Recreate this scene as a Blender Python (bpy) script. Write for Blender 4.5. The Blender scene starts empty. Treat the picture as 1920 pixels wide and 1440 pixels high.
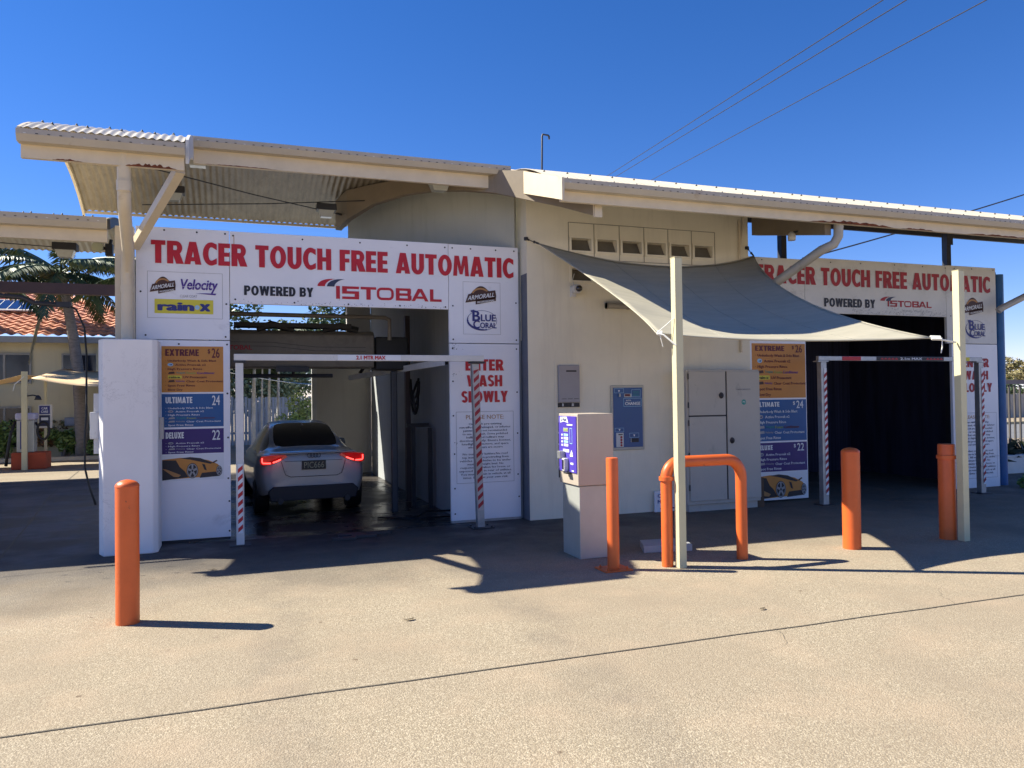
import bpy, math, random
from mathutils import Vector, Matrix, noise
random.seed(7)
C = bpy.context.scene.collection
R = math.radians
# ------------------------------------------------------------------ helpers
org = {}
def link(o, parent=None):
    C.objects.link(o)
    if parent is not None: o.parent = parent
    return o
def tag(o, label=None, cat=None, group=None, kind=None):
    if label: o['label'] = label
    if cat: o['category'] = cat
    if group: o['group'] = group
    if kind: o['kind'] = kind
    return o
def thing(name, loc, label, cat, group=None, kind=None):
    o = bpy.data.objects.new(name, None); link(o)
    o.location = loc; org[o] = Vector(loc); o.empty_display_size = .1
    return tag(o, label, cat, group, kind)

class MB:
    def __init__(s): s.v=[]; s.f=[]; s.m=[]
    def add(s, vs, fs, m=0):
        b=len(s.v); s.v+= [tuple(p) for p in vs]
        for f in fs: s.f.append(tuple(i+b for i in f)); s.m.append(m)
    def box(s,x0,x1,y0,y1,z0,z1,m=0):
        if x0>x1:x0,x1=x1,x0
        if y0>y1:y0,y1=y1,y0
        if z0>z1:z0,z1=z1,z0
        s.add([(x0,y0,z0),(x1,y0,z0),(x1,y1,z0),(x0,y1,z0),(x0,y0,z1),(x1,y0,z1),(x1,y1,z1),(x0,y1,z1)],
              [(0,3,2,1),(4,5,6,7),(0,1,5,4),(1,2,6,5),(2,3,7,6),(3,0,4,7)],m)
    def hexa(s,b,t,m=0):   # b,t: four points each, counter-clockwise seen from above
        s.add(list(b)+list(t),[(0,3,2,1),(4,5,6,7),(0,1,5,4),(1,2,6,5),(2,3,7,6),(3,0,4,7)],m)
    def quad(s,a,b,c,d,m=0): s.add([a,b,c,d],[(0,1,2,3)],m)
    def tube(s,pts,r,n=10,m=0,cap=True):
        pts=[Vector(p) for p in pts]; rs=r if isinstance(r,(list,tuple)) else [r]*len(pts)
        up=None; rings=[]
        for i,p in enumerate(pts):
            if i==0: d=pts[1]-pts[0]
            elif i==len(pts)-1: d=pts[-1]-pts[-2]
            else: d=(pts[i+1]-pts[i]).normalized()+(pts[i]-pts[i-1]).normalized()
            d.normalize()
            if up is None: up=Vector((0,0,1)) if abs(d.z)<.9 else Vector((0,1,0))
            a=d.cross(up).normalized(); b=a.cross(d).normalized(); up=b
            rings.append([p+a*math.cos(2*math.pi*k/n)*rs[i]+b*math.sin(2*math.pi*k/n)*rs[i] for k in range(n)])
        vs=[q for g in rings for q in g]; fs=[]
        for i in range(len(pts)-1):
            for k in range(n):
                a=i*n+k; b=i*n+(k+1)%n; fs.append((a,b,b+n,a+n))
        if cap: fs.append(tuple(range(n-1,-1,-1))); fs.append(tuple((len(pts)-1)*n+k for k in range(n)))
        s.add(vs,fs,m)
    def bar(s,p0,p1,w,h,m=0):   # rectangular bar between two points
        p0=Vector(p0);p1=Vector(p1);d=(p1-p0).normalized()
        u=Vector((0,0,1)) if abs(d.z)<.95 else Vector((0,1,0))
        a=d.cross(u).normalized()*w/2; b=a.cross(d).normalized()*h/2
        s.add([p0-a-b,p0+a-b,p0+a+b,p0-a+b,p1-a-b,p1+a-b,p1+a+b,p1-a+b],
              [(0,1,2,3),(7,6,5,4),(0,4,5,1),(1,5,6,2),(2,6,7,3),(3,7,4,0)],m)
    def lathe(s,c,prof,n=24,m=0):
        vs=[];fs=[];c=Vector(c)
        for r,z in prof:
            for k in range(n): vs.append(c+Vector((r*math.cos(2*math.pi*k/n),r*math.sin(2*math.pi*k/n),z)))
        for i in range(len(prof)-1):
            for k in range(n):
                a=i*n+k;b=i*n+(k+1)%n; fs.append((a,b,b+n,a+n))
        if prof[0][0]>1e-4: fs.append(tuple(range(n-1,-1,-1)))
        if prof[-1][0]>1e-4: fs.append(tuple((len(prof)-1)*n+k for k in range(n)))
        s.add(vs,fs,m)
    def grid(s,fn,nu,nv,m=0):
        vs=[fn(i/nu,j/nv) for j in range(nv+1) for i in range(nu+1)]
        fs=[(j*(nu+1)+i,j*(nu+1)+i+1,(j+1)*(nu+1)+i+1,(j+1)*(nu+1)+i) for j in range(nv) for i in range(nu)]
        s.add(vs,fs,m)
    def prism(s,pts,ax,a0,a1,m=0):  # 2-D outline extruded along an axis
        def P(u,v,a): return {'x':(a,u,v),'y':(u,a,v),'z':(u,v,a)}[ax]
        n=len(pts); vs=[P(u,v,a0) for u,v in pts]+[P(u,v,a1) for u,v in pts]
        s.add(vs,[tuple(range(n)),tuple(range(2*n-1,n-1,-1))]+[(i,i+n,(i+1)%n+n,(i+1)%n) for i in range(n)],m)
    def build(s,name,mats,parent=None,loc=None,smooth=False,bevel=0,auto=None,solid=0):
        if not isinstance(mats,(list,tuple)): mats=[mats]
        o0=org[parent] if parent is not None else Vector(loc or (0,0,0))
        me=bpy.data.meshes.new(name); me.from_pydata([tuple(Vector(p)-o0) for p in s.v],[],s.f)
        for mt in mats: me.materials.append(mt)
        me.polygons.foreach_set('material_index',s.m)
        if smooth: me.polygons.foreach_set('use_smooth',[True]*len(me.polygons))
        me.update()
        if smooth and auto: me.set_sharp_from_angle(angle=R(auto))
        o=bpy.data.objects.new(name,me); link(o,parent)
        if parent is None: o.location=o0
        org[o]=o0
        if bevel:
            b=o.modifiers.new('bevel','BEVEL'); b.width=bevel; b.segments=2; b.limit_method='ANGLE'
        if solid:
            b=o.modifiers.new('solid','SOLIDIFY'); b.thickness=solid; b.offset=0
        return o

# ------------------------------------------------------------------ materials
def nodes(name):
    m=bpy.data.materials.new(name); m.use_nodes=True; nt=m.node_tree
    return m,nt,nt.nodes['Principled BSDF']
def N(nt,t,**k):
    n=nt.nodes.new(t)
    for a,b in k.items():
        if a in n.inputs: n.inputs[a].default_value=b
        else: setattr(n,a,b)
    return n
def mixc(nt,fac,a,b,mode='MIX'):
    n=nt.nodes.new('ShaderNodeMix'); n.data_type='RGBA'; n.blend_type=mode
    for i,x in ((0,fac),(6,a),(7,b)):
        if hasattr(x,'links'): nt.links.new(x,n.inputs[i])
        else: n.inputs[i].default_value = x if i==0 else (*x[:3],1)
    return n.outputs[2]
def ramp(nt,src,p0,p1,c0=(0,0,0),c1=(1,1,1)):
    n=nt.nodes.new('ShaderNodeValToRGB'); nt.links.new(src,n.inputs[0])
    n.color_ramp.elements[0].position=p0; n.color_ramp.elements[1].position=p1
    n.color_ramp.elements[0].color=(*c0,1); n.color_ramp.elements[1].color=(*c1,1)
    return n.outputs[0]
def coords(nt,scale=(1,1,1),world=True):
    if world: g=nt.nodes.new('ShaderNodeNewGeometry').outputs['Position']
    else: g=nt.nodes.new('ShaderNodeTexCoord').outputs['Object']
    mp=nt.nodes.new('ShaderNodeMapping'); mp.inputs['Scale'].default_value=scale
    nt.links.new(g,mp.inputs[0]); return mp.outputs[0]
def noise_tex(nt,co,scale,detail=4,rough=.6,dist=0):
    n=N(nt,'ShaderNodeTexNoise'); n.inputs['Scale'].default_value=scale; n.inputs['Detail'].default_value=detail
    n.inputs['Roughness'].default_value=rough; n.inputs['Distortion'].default_value=dist
    nt.links.new(co,n.inputs['Vector']); return n.outputs['Fac']
def M(name,col,rough=.6,metal=0,var=.12,vs=3,stretch=(1,1,1),bump=0,bs=60,dirt=None,dpos=(.55,.75),ds=2,dstretch=(1,1,1),spec=.5,coat=0,emit=None,es=0):
    m,nt,b=nodes(name)
    co=coords(nt,stretch)
    f=noise_tex(nt,co,vs,5,.65)
    lo=tuple(c*(1-var) for c in col); hi=tuple(min(1,c*(1+var)) for c in col)
    c=ramp(nt,f,.3,.7,lo,hi)
    if dirt:
        d=noise_tex(nt,coords(nt,dstretch),ds,6,.7,.4)
        c=mixc(nt,ramp(nt,d,dpos[0],dpos[1]),c,dirt)
    nt.links.new(c,b.inputs['Base Color'])
    b.inputs['Roughness'].default_value=rough; b.inputs['Metallic'].default_value=metal
    b.inputs['Specular IOR Level'].default_value=spec; b.inputs['Coat Weight'].default_value=coat
    if emit: b.inputs['Emission Color'].default_value=(*emit,1); b.inputs['Emission Strength'].default_value=es
    if bump:
        n2=noise_tex(nt,coords(nt),bs,3,.6); bp=N(nt,'ShaderNodeBump'); bp.inputs['Strength'].default_value=bump; bp.inputs['Distance'].default_value=.01
        nt.links.new(n2,bp.inputs['Height']); nt.links.new(bp.outputs[0],b.inputs['Normal'])
    return m
cream=M('cream_paint',(.68,.58,.42),.45,dirt=(.36,.26,.14),dpos=(.6,.85),ds=1.5,dstretch=(1,1,3),var=.06)
cream2=M('cream_fascia',(.70,.59,.42),.5,dirt=(.22,.09,.03),dpos=(.66,.72),ds=1.3,var=.08)
gutterm=M('gutter_paint',(.48,.42,.33),.4,var=.06,dirt=(.3,.2,.12),dpos=(.62,.8),ds=3)
sheetm=M('roof_sheet',(.62,.55,.42),.32,var=.08,vs=2,spec=.5,dirt=(.38,.3,.18),dpos=(.58,.8),ds=2,dstretch=(3,1,1))
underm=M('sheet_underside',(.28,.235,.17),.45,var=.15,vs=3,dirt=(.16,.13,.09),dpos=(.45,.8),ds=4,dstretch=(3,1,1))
def render_wall(name,col,low):
    m,nt,b=nodes(name); co=coords(nt)
    c=ramp(nt,noise_tex(nt,co,.9,5,.6),.3,.7,tuple(x*.9 for x in col),tuple(x*1.06 for x in col))
    s=noise_tex(nt,coords(nt,(6,6,.5)),1.2,6,.7)
    c=mixc(nt,ramp(nt,s,.52,.85,(0,0,0),(.5,.5,.5)),c,low)
    nt.links.new(c,b.inputs['Base Color']); b.inputs['Roughness'].default_value=.8
    bp=N(nt,'ShaderNodeBump'); bp.inputs['Strength'].default_value=.35; bp.inputs['Distance'].default_value=.006
    nt.links.new(noise_tex(nt,coords(nt),70,4,.7),bp.inputs['Height']); nt.links.new(bp.outputs[0],b.inputs['Normal'])
    return m
wallm=render_wall('rendered_wall',(.84,.78,.62),(.60,.54,.42))
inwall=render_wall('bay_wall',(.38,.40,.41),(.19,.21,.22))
upwall=render_wall('upper_wall',(.45,.46,.42),(.25,.26,.22))
greyp=M('grey_paint',(.14,.15,.18),.7,bump=.3,bs=60)
signw=M('sign_white',(.84,.84,.88),.35,var=.04,vs=1,dirt=(.42,.42,.45),dpos=(.62,.9),ds=1.2,dstretch=(1,1,2))
signold=M('sign_weathered',(.66,.65,.62),.5,var=.06,dirt=(.3,.28,.24),dpos=(.56,.85),ds=2.2,dstretch=(1,1,1.5))
red=M('sign_red',(.52,.006,.02),.45,var=.08); redold=M('faded_red',(.36,.02,.03),.55,var=.15)
pink=M('letter_edge',(.8,.5,.5),.5,var=0)
black=M('print_black',(.012,.012,.02),.5,var=0); navy=M('print_navy',(.03,.035,.2),.5,var=0)
violet=M('print_violet',(.07,.02,.26),.5,var=0); brown=M('print_brown',(.07,.025,.015),.5,var=0)
orangep=M('print_amber',(.60,.25,.045),.5,var=.06); darkred=M('print_maroon',(.12,.01,.02),.5,var=0)
bluep=M('print_blue',(.015,.10,.30),.5,var=.06); purplep=M('print_purple',(.035,.012,.16),.5,var=.06)
yellow=M('print_yellow',(.68,.60,.05),.5,var=.05); white=M('print_white',(.78,.80,.82),.5,var=0); grey=M('print_grey',(.35,.35,.36),.5,var=0)
lblue=M('print_sky',(.35,.6,.8),.5,var=0); teal=M('print_teal',(.02,.3,.25),.5,var=0); green=M('print_green',(.3,.4,.1),.5,var=0)
tan=M('print_tan',(.45,.22,.07),.5,var=0); slate=M('print_slate',(.03,.04,.09),.5,var=0)
orange=M('orange_paint',(.70,.13,.025),.42,var=.07,vs=5,dirt=(.30,.075,.03),dpos=(.64,.67),ds=7,dstretch=(1,1,.6),bump=.12,bs=30)
postm=M('post_paint',(.62,.57,.36),.45,var=.05,dirt=(.3,.26,.15),dpos=(.68,.75),ds=9)
galv=M('galvanised_steel',(.38,.39,.40),.42,metal=.6,var=.2,vs=8)
whitep=M('white_paint',(.66,.65,.62),.5,var=.08,dirt=(.3,.28,.25),dpos=(.62,.8),ds=6)
darkm=M('dark_steel',(.03,.03,.035),.5,var=.3); rubber=M('black_rubber',(.012,.012,.013),.55,var=.2)
brownst=M('brown_beam',(.085,.04,.03),.6,var=.2)
stain=M('stainless_steel',(.50,.43,.35),.5,metal=.15,var=.08,vs=2,stretch=(1,1,.2))
kioskl=M('brushed_steel',(.46,.47,.43),.45,metal=.3,var=.08,vs=3)
purple=M('purple_panel',(.085,.055,.42),.35,var=.08)
cabm=M('cabinet_grey',(.47,.44,.385),.55,var=.06,vs=1.2,stretch=(1,1,1),dirt=(.2,.19,.17),dpos=(.6,.9),ds=3,dstretch=(2,2,1))
heatm=M('heater_grey',(.34,.32,.33),.5,var=.05); changem=M('change_blue',(.008,.075,.25),.3,var=.05)
ventd=M('vent_grey',(.16,.145,.12),.7,var=.2); 
def pillar_mat():
    m,nt,b=nodes('pillar_render'); co=coords(nt)
    c=ramp(nt,noise_tex(nt,co,1.5,5,.6),.3,.7,(.80,.77,.75),(.88,.85,.82))
    w=noise_tex(nt,coords(nt,(1,1,.8)),3.1,8,.75,1.4)
    k=nt.nodes.new('ShaderNodeMath'); k.operation='SUBTRACT'; nt.links.new(w,k.inputs[0]); k.inputs[1].default_value=.5
    k2=nt.nodes.new('ShaderNodeMath'); k2.operation='ABSOLUTE'; nt.links.new(k.outputs[0],k2.inputs[0])
    line=ramp(nt,k2.outputs[0],.0,.006,(1,1,1),(0,0,0))
    msk=ramp(nt,noise_tex(nt,coords(nt),1.3,2,.5),.55,.68)
    sep=nt.nodes.new('ShaderNodeMath'); sep.operation='MULTIPLY'; nt.links.new(line,sep.inputs[0]); nt.links.new(msk,sep.inputs[1])
    s2=nt.nodes.new('ShaderNodeMath'); s2.operation='MULTIPLY'; nt.links.new(sep.outputs[0],s2.inputs[0]); s2.inputs[1].default_value=.75
    c=mixc(nt,s2.outputs[0],c,(.22,.2,.19))
    c=mixc(nt,ramp(nt,noise_tex(nt,coords(nt,(1,1,.6)),2.2,7,.8),.6,.8,(0,0,0),(.45,.45,.45)),c,(.38,.34,.32))
    nt.links.new(c,b.inputs['Base Color']); b.inputs['Roughness'].default_value=.7
    return m
pillarm=pillar_mat()
# exposed-aggregate concrete, damp, stained and shade-darkened in front of the wash bays
def ground_mat(name,wet=0.0):
    m,nt,b=nodes(name); L=nt.links; co=coords(nt)
    v=N(nt,'ShaderNodeTexVoronoi'); v.inputs['Scale'].default_value=120; L.new(co,v.inputs['Vector'])
    peb=nt.nodes.new('ShaderNodeSeparateColor'); L.new(v.outputs['Color'],peb.inputs[0])
    c=ramp(nt,peb.outputs[0],.0,1,(.255,.20,.125),(.64,.555,.41))
    c=mixc(nt,ramp(nt,v.outputs['Distance'],.25,.75),c,(.26,.215,.15))
    c=mixc(nt,ramp(nt,noise_tex(nt,co,38,3,.7),.40,.66,(0,0,0),(.65,.65,.65)),c,(.24,.19,.13))
    c=mixc(nt,ramp(nt,noise_tex(nt,co,.55,6,.62,.5),.40,.66,(0,0,0),(.70,.70,.70)),c,(.27,.215,.15))
    c=mixc(nt,ramp(nt,noise_tex(nt,coords(nt,(1,1,1)),1.7,5,.6),.48,.8,(0,0,0),(.40,.40,.40)),c,(.46,.34,.23))
    # damp zone, darkened further as painted shade: wandering edge in front of the left bay and under the canopies
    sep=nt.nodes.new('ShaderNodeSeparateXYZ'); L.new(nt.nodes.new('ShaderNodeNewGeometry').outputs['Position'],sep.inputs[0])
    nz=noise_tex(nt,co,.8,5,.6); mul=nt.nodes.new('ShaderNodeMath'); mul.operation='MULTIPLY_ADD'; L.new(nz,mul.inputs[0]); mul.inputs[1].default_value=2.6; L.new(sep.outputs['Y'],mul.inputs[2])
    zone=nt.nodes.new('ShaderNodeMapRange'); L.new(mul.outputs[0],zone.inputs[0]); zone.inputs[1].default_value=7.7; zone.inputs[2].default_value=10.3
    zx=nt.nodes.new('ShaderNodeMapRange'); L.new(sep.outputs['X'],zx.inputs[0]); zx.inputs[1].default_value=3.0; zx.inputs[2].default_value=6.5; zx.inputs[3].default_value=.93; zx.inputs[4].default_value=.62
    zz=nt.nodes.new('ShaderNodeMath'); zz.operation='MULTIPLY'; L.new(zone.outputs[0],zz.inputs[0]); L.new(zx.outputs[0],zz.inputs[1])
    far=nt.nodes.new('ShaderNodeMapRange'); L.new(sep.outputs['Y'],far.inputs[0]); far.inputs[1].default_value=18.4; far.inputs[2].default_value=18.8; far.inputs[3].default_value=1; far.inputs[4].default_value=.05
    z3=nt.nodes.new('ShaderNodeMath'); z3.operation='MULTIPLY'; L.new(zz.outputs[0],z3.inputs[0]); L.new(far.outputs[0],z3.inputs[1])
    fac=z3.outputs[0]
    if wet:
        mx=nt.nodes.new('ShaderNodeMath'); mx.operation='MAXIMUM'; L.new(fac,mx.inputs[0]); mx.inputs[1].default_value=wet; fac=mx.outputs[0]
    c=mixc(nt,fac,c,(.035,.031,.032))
    # tyre tracks leading into the bays
    wob=nt.nodes.new('ShaderNodeMath'); wob.operation='MULTIPLY_ADD'; L.new(noise_tex(nt,coords(nt,(.2,.35,1)),1.0,2,.5),wob.inputs[0]); wob.inputs[1].default_value=1.6; L.new(sep.outputs['X'],wob.inputs[2])
    tr=None
    for xc in (1.15,2.75,9.4,11.0):
        d1=nt.nodes.new('ShaderNodeMath'); d1.operation='SUBTRACT'; L.new(wob.outputs[0],d1.inputs[0]); d1.inputs[1].default_value=xc
        d2=nt.nodes.new('ShaderNodeMath'); d2.operation='ABSOLUTE'; L.new(d1.outputs[0],d2.inputs[0])
        q_=nt.nodes.new('ShaderNodeMapRange'); L.new(d2.outputs[0],q_.inputs[0]); q_.inputs[1].default_value=.10; q_.inputs[2].default_value=.26; q_.inputs[3].default_value=1; q_.inputs[4].default_value=0
        if tr is None: tr=q_.outputs[0]
        else:
            m_=nt.nodes.new('ShaderNodeMath'); m_.operation='MAXIMUM'; L.new(tr,m_.inputs[0]); L.new(q_.outputs[0],m_.inputs[1]); tr=m_.outputs[0]
    tm=nt.nodes.new('ShaderNodeMath'); tm.operation='MULTIPLY'; L.new(tr,tm.inputs[0]); L.new(ramp(nt,noise_tex(nt,co,2.6,5,.7),.35,.75,(0,0,0),(.42,.42,.42)),tm.inputs[1])
    c=mixc(nt,tm.outputs[0],c,(.13,.11,.09))
    # small spots of oil and gum
    v2=N(nt,'ShaderNodeTexVoronoi'); v2.inputs['Scale'].default_value=1.9; L.new(co,v2.inputs['Vector'])
    c=mixc(nt,ramp(nt,v2.outputs['Distance'],.022,.040,(.8,.8,.8),(0,0,0)),c,(.13,.09,.055))
    c=mixc(nt,ramp(nt,noise_tex(nt,coords(nt,(1,1,1)),5.5,3,.5),.70,.76,(0,0,0),(.45,.45,.45)),c,(.20,.15,.11))
    L.new(c,b.inputs['Base Color'])
    rr=nt.nodes.new('ShaderNodeMapRange'); L.new(fac,rr.inputs[0]); rr.inputs[3].default_value=.85; rr.inputs[4].default_value=.06 if wet else .42
    pn=ramp(nt,noise_tex(nt,co,1.1,4,.6),.4,.6,(0,0,0),(.35,.35,.35))
    ad=nt.nodes.new('ShaderNodeMath'); ad.operation='ADD'; L.new(rr.outputs[0],ad.inputs[0]); L.new(pn,ad.inputs[1])
    L.new(ad.outputs[0],b.inputs['Roughness'])
    bp=N(nt,'ShaderNodeBump'); bp.inputs['Strength'].default_value=.55 if not wet else .15; bp.inputs['Distance'].default_value=.006
    L.new(v.outputs['Distance'],bp.inputs['Height']); bp.invert=True; L.new(bp.outputs[0],b.inputs['Normal'])
    return m
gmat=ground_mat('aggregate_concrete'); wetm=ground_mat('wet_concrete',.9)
jointm=M('joint_filler',(.10,.085,.065),.9,var=.3,vs=20)

# ------------------------------------------------------------------ flat artwork (print on boards)
_tc={}
def text_mesh(s,off=0.0,sp=1.0):
    k=(s,sp)
    if k in _tc: return _tc[k]
    cu=bpy.data.curves.new('t','FONT'); cu.body=s; cu.size=1; cu.space_character=sp; cu.resolution_u=3 if len(s)<16 else 1
    ob=bpy.data.objects.new('t',cu); C.objects.link(ob)
    dg=bpy.context.evaluated_depsgraph_get(); me=bpy.data.meshes.new_from_object(ob.evaluated_get(dg))
    vs=[(v.co.x,v.co.y) for v in me.vertices]; fs=[tuple(p.vertices) for p in me.polygons]
    bpy.data.objects.remove(ob); bpy.data.curves.remove(cu); bpy.data.meshes.remove(me)
    _tc[k]=(vs,fs); return _tc[k]
class Art:
    """print laid on a board; fn(u,v,layer) places it"""
    def __init__(s,fn): s.fn=fn; s.mb=MB(); s.mats=[]
    def mi(s,m):
        if m not in s.mats: s.mats.append(m)
        return s.mats.index(m)
    def poly(s,pts,m,l=1): s.mb.add([s.fn(u,v,l) for u,v in pts],[tuple(range(len(pts)))],s.mi(m))
    def rect(s,u0,u1,v0,v1,m,l=1): s.poly([(u0,v0),(u1,v0),(u1,v1),(u0,v1)],m,l)
    def frame(s,u0,u1,v0,v1,w,m,l=1):
        s.rect(u0,u1,v0,v0+w,m,l); s.rect(u0,u1,v1-w,v1,m,l); s.rect(u0,u0+w,v0+w,v1-w,m,l); s.rect(u1-w,u1,v0+w,v1-w,m,l)
    def disc(s,u,v,r,m,l=1,rv=None,n=18): s.poly([(u+r*math.cos(2*math.pi*k/n),v+(rv or r)*math.sin(2*math.pi*k/n)) for k in range(n)],m,l)
    def ring(s,u,v,r,w,m,l=1,rv=None,n=24,a0=0,a1=360):
        rv=rv or r; st=max(3,int(n*(a1-a0)/360))
        for k in range(st):
            a=R(a0+(a1-a0)*k/st); b=R(a0+(a1-a0)*(k+1)/st)
            s.poly([(u+r*math.cos(a),v+rv*math.sin(a)),(u+r*math.cos(b),v+rv*math.sin(b)),(u+(r-w)*math.cos(b),v+(rv-w)*math.sin(b)),(u+(r-w)*math.cos(a),v+(rv-w)*math.sin(a))],m,l)
    def _put(s,vs,fs,off,place,m,l):
        sh=[(0,0)] if off<=0 else [(off*math.cos(k*math.pi/4),off*.6*math.sin(k*math.pi/4)) for k in range(8)]
        for q,(dx,dy) in enumerate(sh):
            s.mb.add([place(x+dx,y+dy,l+.06*q) for x,y in vs],fs,s.mi(m))
    def text(s,t,u0,u1,v0,v1,m,l=2,off=0.,sp=1.,shear=0.,rise=0.):
        vs,fs=text_mesh(t,off,sp)
        if not vs: return
        xs=[p[0] for p in vs]; ys=[p[1] for p in vs]; a,b=min(xs)-off,max(xs)+off; c,d=min(ys)-off*.6,max(ys)+off*.6
        s._put(vs,fs,off,lambda x,y,ll:s.fn(u0+(u1-u0)*(x-a)/(b-a)+shear*(y-c)/(d-c)*(v1-v0),v0+(v1-v0)*(y-c)/(d-c)+rise*(x-a)/(b-a),ll),m,l)
    def line(s,t,u0,v0,h,wf,m,l=2,off=.0,align='l',width=None):
        vs,fs=text_mesh(t,off)
        if not vs: return
        xs=[p[0] for p in vs]; a,b=min(xs),max(xs); k=h/.73; w=(b-a)*k*wf
        if width: wf*=width/w; w=width
        s0=u0 if align=='l' else (u0-w/2 if align=='c' else u0-w)
        s._put(vs,fs,off,lambda x,y,ll:s.fn(s0+(x-a)*k*wf,v0+y*k,ll),m,l)
    def block(s,t,u0,u1,v0,v1,m,l=2,grow=0.):
        """heavy condensed capitals built from polygons"""
        W={'T':.92,'R':1.0,'A':1.12,'C':.92,'E':.78,'O':1.12,'U':1.0,'H':1.02,'F':.76,'M':1.3,'I':.40,'W':1.5,'N':1.05,'S':.86,'L':.72,'Y':1.05,' ':.42,'P':.95,'D':1.0,'B':.98,'X':1.1}
        tot=sum(W[c]+.10 for c in t)-.10; k=(u1-u0)/tot; x=u0; H=v1-v0
        for c in t:
            w=W[c]; S=.40; hs=.20; q=[0]
            def P(pts,x=x,q=q):
                q[0]+=1; s.poly([(x+k*a,v0+H*b) for a,b in pts],m,l+.05*q[0])
            def Bx(a,b,c_,d): P([(a,c_),(b,c_),(b,d),(a,d)])
            def arc(cx,cy,rx,ry,ix,iy,a0,a1,n=12):
                for j in range(n):
                    p=R(a0+(a1-a0)*j/n); r_=R(a0+(a1-a0)*(j+1)/n)
                    P([(cx+rx*math.cos(p),cy+ry*math.sin(p)),(cx+rx*math.cos(r_),cy+ry*math.sin(r_)),(cx+ix*math.cos(r_),cy+iy*math.sin(r_)),(cx+ix*math.cos(p),cy+iy*math.sin(p))]); q[0]-=1
                q[0]+=1
            if c=='T': Bx(0,w,1-hs,1); Bx(w/2-S/2,w/2+S/2,0,1-hs)
            if c=='I': Bx(0,w,0,1)
            if c=='L': Bx(0,S,0,1); Bx(S,w,0,hs)
            if c in 'EF':
                Bx(0,S,0,1); Bx(S,w,1-hs,1); Bx(S,w*.95,.41,.59)
                if c=='E': Bx(S,w,0,hs)
            if c=='H': Bx(0,S*.95,0,1); Bx(w-S*.95,w,0,1); Bx(S*.95,w-S*.95,.40,.60)
            if c in 'RPB': 
                Bx(0,S,0,1); arc(w-.42,.70,.40,.30,.06,.10,-90,90); Bx(S,w-.42,.8,1); Bx(S,w-.42,.40,.60)
                if c=='R': P([(S*.95,.40),(w-S-.02,.0),(w+.08,.0),(w-.18,.46),(S+.1,.46)])
                if c=='B': arc(w-.40,.30,.40,.30,.06,.10,-90,90); Bx(S,w-.40,0,.2)
            if c=='D': Bx(0,S,0,1); arc(w-.55,.5,.55,.5,.16,.30,-90,90,16); Bx(S,w-.55,0,.2); Bx(S,w-.55,.8,1)
            if c=='A': P([(0,0),(S,0),(w*.62,1),(w*.30,1)]); P([(w-S,0),(w,0),(w*.70,1),(w*.42,1)]); Bx(w*.25,w*.75,.14,.32)
            if c=='O': arc(w/2,.5,w/2,.52,w/2-S*.92,.52-hs*1.05,0,360,28)
            if c=='C': arc(w*.60,.5,w*.60,.52,w*.60-S*.92,.52-hs*1.1,72,288,20); P([(w*.78,.99),(w,.94),(w,.68),(w*.66,.80)]); P([(w*.78,.01),(w,.06),(w,.32),(w*.66,.20)])
            if c=='U': Bx(0,S*.95,.35,1); Bx(w-S*.95,w,.35,1); arc(w/2,.36,w/2,.38,w/2-S*.95,.38-hs*1.05,180,360,16)
            if c=='M': P([(0,0),(S*.8,0),(S*.95,1),(.12,1)]); P([(w-S*.8,0),(w,0),(w-.12,1),(w-S*.95,1)]); P([(.2,1),(S+.08,1),(w/2+.12,.08),(w/2-.12,.08)]); P([(w-.2,1),(w-S-.08,1),(w/2-.12,.08),(w/2+.12,.08)])
            if c=='W': P([(0,1),(S,1),(.58,0),(.26,0)]); P([(w-S,1),(w,1),(w-.26,0),(w-.58,0)]); P([(.30,0),(.58,0),(w/2+.16,1),(w/2-.16,1)]); P([(w-.58,0),(w-.30,0),(w/2+.16,1),(w/2-.16,1)])
            if c=='N': Bx(0,S*.9,0,1); Bx(w-S*.9,w,0,1); P([(0,1),(S,1),(w,0),(w-S,0)])
            if c=='Y': Bx(w/2-S/2,w/2+S/2,0,.45); P([(0,1),(S,1),(w/2+S/2,.44),(w/2-S/2,.44)]); P([(w-S,1),(w,1),(w/2+S/2,.44),(w/2-S/2,.44)])
            if c=='X': P([(0,1),(S,1),(w,0),(w-S,0)]); P([(0,0),(S,0),(w,1),(w-S,1)])
            if c=='S': arc(w*.5,.73,w*.5,.29,w*.5-S*.9,.10,20,270,14); arc(w*.5,.28,w*.5,.30,w*.5-S*.9,.10,-160,90,14)
            x+=k*(w+.10)
    def build(s,name,parent): return s.mb.build(name,s.mats,parent)
def onY(Y,flip=1): return lambda u,v,l: (u,Y-.0022*l,v)

# ------------------------------------------------------------------ camera, sun, sky
YAW,PITCH,ROLL=R(19.9),R(1.0),.013
f=Vector((math.sin(YAW)*math.cos(PITCH),math.cos(YAW)*math.cos(PITCH),math.sin(PITCH)))
r0=Vector((math.cos(YAW),-math.sin(YAW),0)); u0=r0.cross(f)
u=u0*math.cos(ROLL)+r0*math.sin(ROLL); r=r0*math.cos(ROLL)-u0*math.sin(ROLL)
cd=bpy.data.cameras.new('camera'); cam=bpy.data.objects.new('camera',cd); C.objects.link(cam)
cd.sensor_width=36; cd.lens=27.0; cd.clip_start=.05; cd.clip_end=2000
cam.matrix_world=Matrix(((r.x,u.x,-f.x,0),(r.y,u.y,-f.y,0),(r.z,u.z,-f.z,1.63),(0,0,0,1)))
bpy.context.scene.camera=cam
sc=bpy.context.scene
sun=Vector((-.646,.339,.710)).normalized(); EL=math.asin(sun.z)
ld=bpy.data.lights.new('sun','SUN'); ld.energy=5.0; ld.angle=R(.53); ld.color=(1,.94,.80)
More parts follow.
